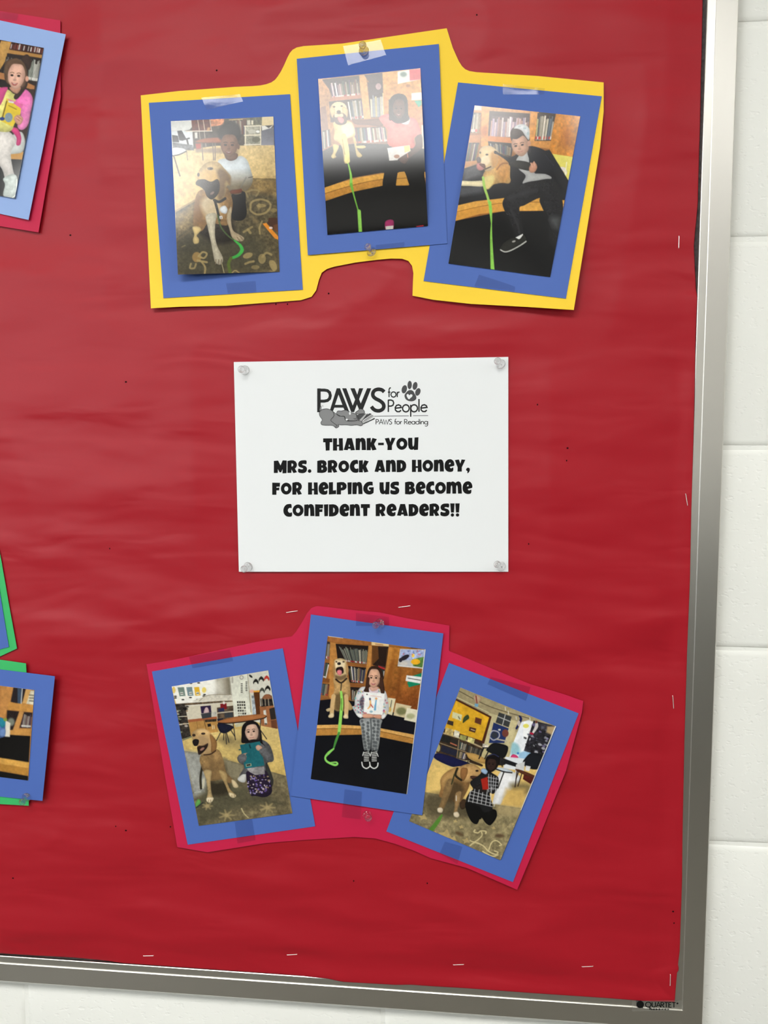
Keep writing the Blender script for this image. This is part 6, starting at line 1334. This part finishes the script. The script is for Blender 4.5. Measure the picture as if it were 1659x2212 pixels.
k.fill([sm([(1182, 300), (1200, 268), (1230, 240), (1262, 236), (1288, 250), (1304, 280), (1322, 312), (1320, 345), (1290, 366), (1256, 370), (1222, 362), (1194, 340)]), sm([(1232, 345), (1208, 306), (1212, 286), (1228, 284), (1240, 298), (1256, 286), (1276, 292), (1274, 312), (1254, 330)])])
for cx, cy, rx, ry, ro in ((1180, 226, 31, 50, .25), (1244, 175, 26, 50, .05), (1308, 186, 28, 48, .22), (1342, 258, 30, 47, .35)): k.disc(cx, cy, rx, ry, ro, 26)
k.build('logo_paw', M['ink_mid'], notice, lg(0.0001), nc)
dogb = sm([(166, 500), (195, 468), (255, 458), (305, 476), (360, 515), (420, 548), (462, 552), (480, 600), (560, 606), (640, 598), (684, 636), (662, 663), (610, 650), (550, 658), (480, 650), (430, 652), (392, 648), (398, 668), (362, 688), (326, 658), (240, 656), (192, 648), (184, 620), (200, 590), (170, 545)])
dogh = sm([(372, 505), (388, 484), (430, 484), (480, 474), (530, 498), (590, 516), (622, 545), (622, 585), (590, 604), (520, 602), (480, 578), (462, 548), (410, 548), (378, 530)])
ear2 = sm([(596, 505), (630, 478), (650, 460), (690, 470), (704, 510), (660, 520), (620, 520)])
k = Ink(); k.fill([dogb]); k.fill([dogh]); k.fill([ear2]); k.fill([sm([(168, 480), (178, 430), (190, 428), (188, 478)])])
k.build('logo_dog', M['ink_soft'], notice, lg(0.00018), nc)
k = Ink()
k.fill([sm([(640, 596), (620, 575), (622, 530), (690, 520), (720, 518), (680, 560)])])
k.fill([[(690, 638), (826, 566), (826, 582), (690, 645)]])
k.fill([[(668, 560), (770, 512), (790, 522), (690, 590), (672, 612), (655, 600)]])
k.build('logo_dog', M['ink_mid'], notice, lg(0.00026), nc)
k = Ink(); k.fill([[(640, 598), (716, 520), (742, 516), (668, 612), (655, 612)]]); k.fill([[(676, 612), (786, 528), (822, 548), (690, 632)]]); k.build('logo_book', M['ink_pale'], notice, lg(0.00034), nc)
k = Ink(); k.disc(530, 514, 11, 18); k.disc(492, 588, 13, 11); k.build('logo_highlight', M['white'], notice, lg(0.0005), nc)
k = Ink()
k.stroke(dogb, 5, False, True); k.stroke(dogh, 5, False, True); k.stroke(ear2, 5, False, True)
k.stroke([(320, 480), (340, 540), (302, 592), (330, 625), (380, 660)], 5, True); k.stroke([(575, 572), (590, 580), (608, 570), (606, 520)], 5, True); k.stroke([(470, 575), (500, 600), (590, 604)], 5, True)
k.stroke([(690, 636), (826, 572)], 6); k.stroke([(668, 612), (742, 516)], 4); k.stroke([(700, 600), (806, 536)], 4); k.stroke([(198, 424), (212, 426)], 5); k.stroke([(360, 680), (372, 660)], 4)
k.build('logo_outline', M['ink_dark'], notice, lg(0.00042), nc)

# ------------------------------------------------------------------ clear push pins
PROFILE = [(0, 0), (.0044, 0), (.0049, .0004), (.0049, .0011), (.0042, .0016), (.0024, .0020), (.0019, .0030), (.0019, .0070), (.0022, .0084), (.0030, .0093), (.0036, .0098), (.0037, .0106), (.0033, .0112), (0, .0113)]
def lathe(name, prof, m, parent, n=28):
    V = []; F = []; rows = []
    for r, y in prof:
        if r == 0: rows.append([len(V)]); V.append((0, -y, 0))
        else:
            rows.append(list(range(len(V), len(V) + n))); V += [(r * math.cos(a), -y, r * math.sin(a)) for a in np.linspace(0, 2 * math.pi, n, endpoint=False)]
    for a, b in zip(rows[:-1], rows[1:]):
        for i in range(n):
            q = [a[i % len(a)], a[(i + 1) % len(a)], b[(i + 1) % len(b)], b[i % len(b)]]
            q2 = [x for j, x in enumerate(q) if x not in q[:j]]
            if len(q2) > 2: F.append(tuple(q2))
    o = mesh_obj(name, V, F, m, parent, smooth=True)
    bm = bmesh.new(); bm.from_mesh(o.data); bmesh.ops.recalc_face_normals(bm, faces=bm.faces); bm.to_mesh(o.data); bm.free()
    return o
def pin(base, head, h, label):
    b = board(base[0], base[1], h + 0.0002)
    e = board(head[0], head[1], h + 0.0108)
    d = Vector(e - b).normalized()
    t = empty('push_pin', b, label, 'push pin', 'clear push pins on the board')
    t.rotation_euler = Vector((0, -1, 0)).rotation_difference(d).to_euler()
    lathe('handle', PROFILE, M['plastic'], t)
    lathe('needle', [(0, -.0085), (.0005, -.0070), (.0005, .0004), (0, .0005)], M['steel'], t, 8)
    return t
yel = lambda u, v: float(h_yellow(A(float(u)), A(float(v))))
pin((786, 110), (783, 97), yel(786, 110) + 0.0022, 'clear push pin through tape at the top of the yellow card')
pin((803, 545), (793, 531), yel(803, 545) + 0.0018, 'clear push pin at the lower edge of the coral top photo mount')
pin((529.5, 800), (521, 797.5), NH, 'clear push pin in the notice corner under the tan dog photo')
pin((1082, 787), (1074, 779), NH, 'clear push pin in the white notice corner under the white cap photo')
pin((536.5, 1224), (526.5, 1229.5), NH, 'clear push pin in the bottom notice corner above the teal book photo')
pin((1083, 1224), (1072, 1218), NH, 'clear push pin in the bottom notice corner above the plaid shirt photo')
pin((821, 1346), (810, 1351), float(hB2(A(821.), A(1346.))) + 0.0008, 'clear push pin above the photo of the child with a white picture book')
pin((794, 1760.5), (795.4, 1767), CARD, 'clear push pin through bare magenta card under the picture book photo')
pin((58, 1721.5), (48, 1733), float(hL3(A(58.), A(1721.))), 'clear push pin through the blue mount over green card')

# ------------------------------------------------------------------ staples
def staple(a, b, label):
    pa, pb = board(A(a, float)[0], a[1], 0.001), board(A(b, float)[0], b[1], 0.001)
    c = (pa + pb) / 2
    hh = max(red_surface(p[0], p[2]) for p in (pa, pb, c)) + 0.0001
    pa, pb = board(a[0], a[1], hh), board(b[0], b[1], hh)
    c = (pa + pb) / 2; d = (pb - pa); L = np.linalg.norm(d); d /= L
    side = np.array([-d[2], 0, d[0]]); out = np.array([0, -1, 0.])
    r = 0.00034
    path = [(-L / 2, -.003), (-L / 2, .0000), (-L / 2 + .0003, .0004), (L / 2 - .0003, .0004), (L / 2, .0000), (L / 2, -.003)]
    V = []; F = []
    for i, (x, y) in enumerate(path):
        for j in range(6):
            an = j / 6 * 2 * math.pi
            tx = A([0, 1]) if i in (0, 5) else A([1, 0])
            p = d * x + out * y
            if i in (0, 1, 4, 5): off = d * r * math.cos(an) + side * r * math.sin(an)
            else: off = out * r * math.cos(an) + side * r * math.sin(an)
            V.append(tuple(p + off))
    for i in range(len(path) - 1):
        F += [(i * 6 + j, i * 6 + (j + 1) % 6, (i + 1) * 6 + (j + 1) % 6, (i + 1) * 6 + j) for j in range(6)]
    F += [tuple(range(6)), tuple(range(30, 36))]
    o = mesh_obj('staple', V, F, M['staple'])
    o.location = c
    return tag(o, label, 'staple', 'staples in the red paper')
staple((618.6, 1323), (642.7, 1319.4), 'silver staple beside the sloping shoulder of the magenta card')
staple((861, 1312), (886, 1308.5), 'silver staple between the white notice and the magenta card')
LB = 'silver staple lying flat along the bottom edge of the red paper'
for a, b in (((309.5, 2064.5), (331.5, 2064)), ((620, 2062.5), (642, 2061)), ((979, 2084), (1002, 2083)), ((1257, 2088), (1281, 2087))): staple(a, b, LB)
LR = 'thin upright staple near the side edge of the red paper'
for a, b in (((1466.6, 510), (1466, 536)), ((1481, 1067), (1485, 1092)), ((1453, 1503), (1455, 1530)), ((1448, 2105), (1447.5, 2129))): staple(a, b, LR)

# ------------------------------------------------------------------ maker's label on the corner of the frame
LH = 0.0062
lab = sheet('maker_label', [(1364.5, 2162), (1474, 2160.5), (1478, 2183), (1365, 2184.5)], lambda u, v, s, t: LH + 0 * u, M['label_film'], brd, 8, 4, 0.0001, loc=BO)
lab['label'] = 'clear adhesive label with black lettering'
mk = lambda x, y, e=0: tuple(board(1360 + x / 11.85, 2150 + y / 11.85, LH + 0.00012 + e))
k = Ink(); k.disc(272, 235, 96, 94, 0, 28); k.fill([[(300, 300), (345, 290), (342, 342)]]); k.disc(1225, 208, 26, 22, 0, 12)
tinytext(k, 'QUARTET', 402, 1190, 302, 128, 21, .012)
rnd = random.Random(4)
x = 500
while x < 1010:
    w = rnd.uniform(14, 30); k.stroke([(x, 355 + (x - 500) * .012), (x + w, 355 + (x - 500) * .012)], rnd.uniform(24, 44)); x += w + rnd.choice((5, 6, 22))
k.build('label_print', M['ink'], lab, mk, BO)
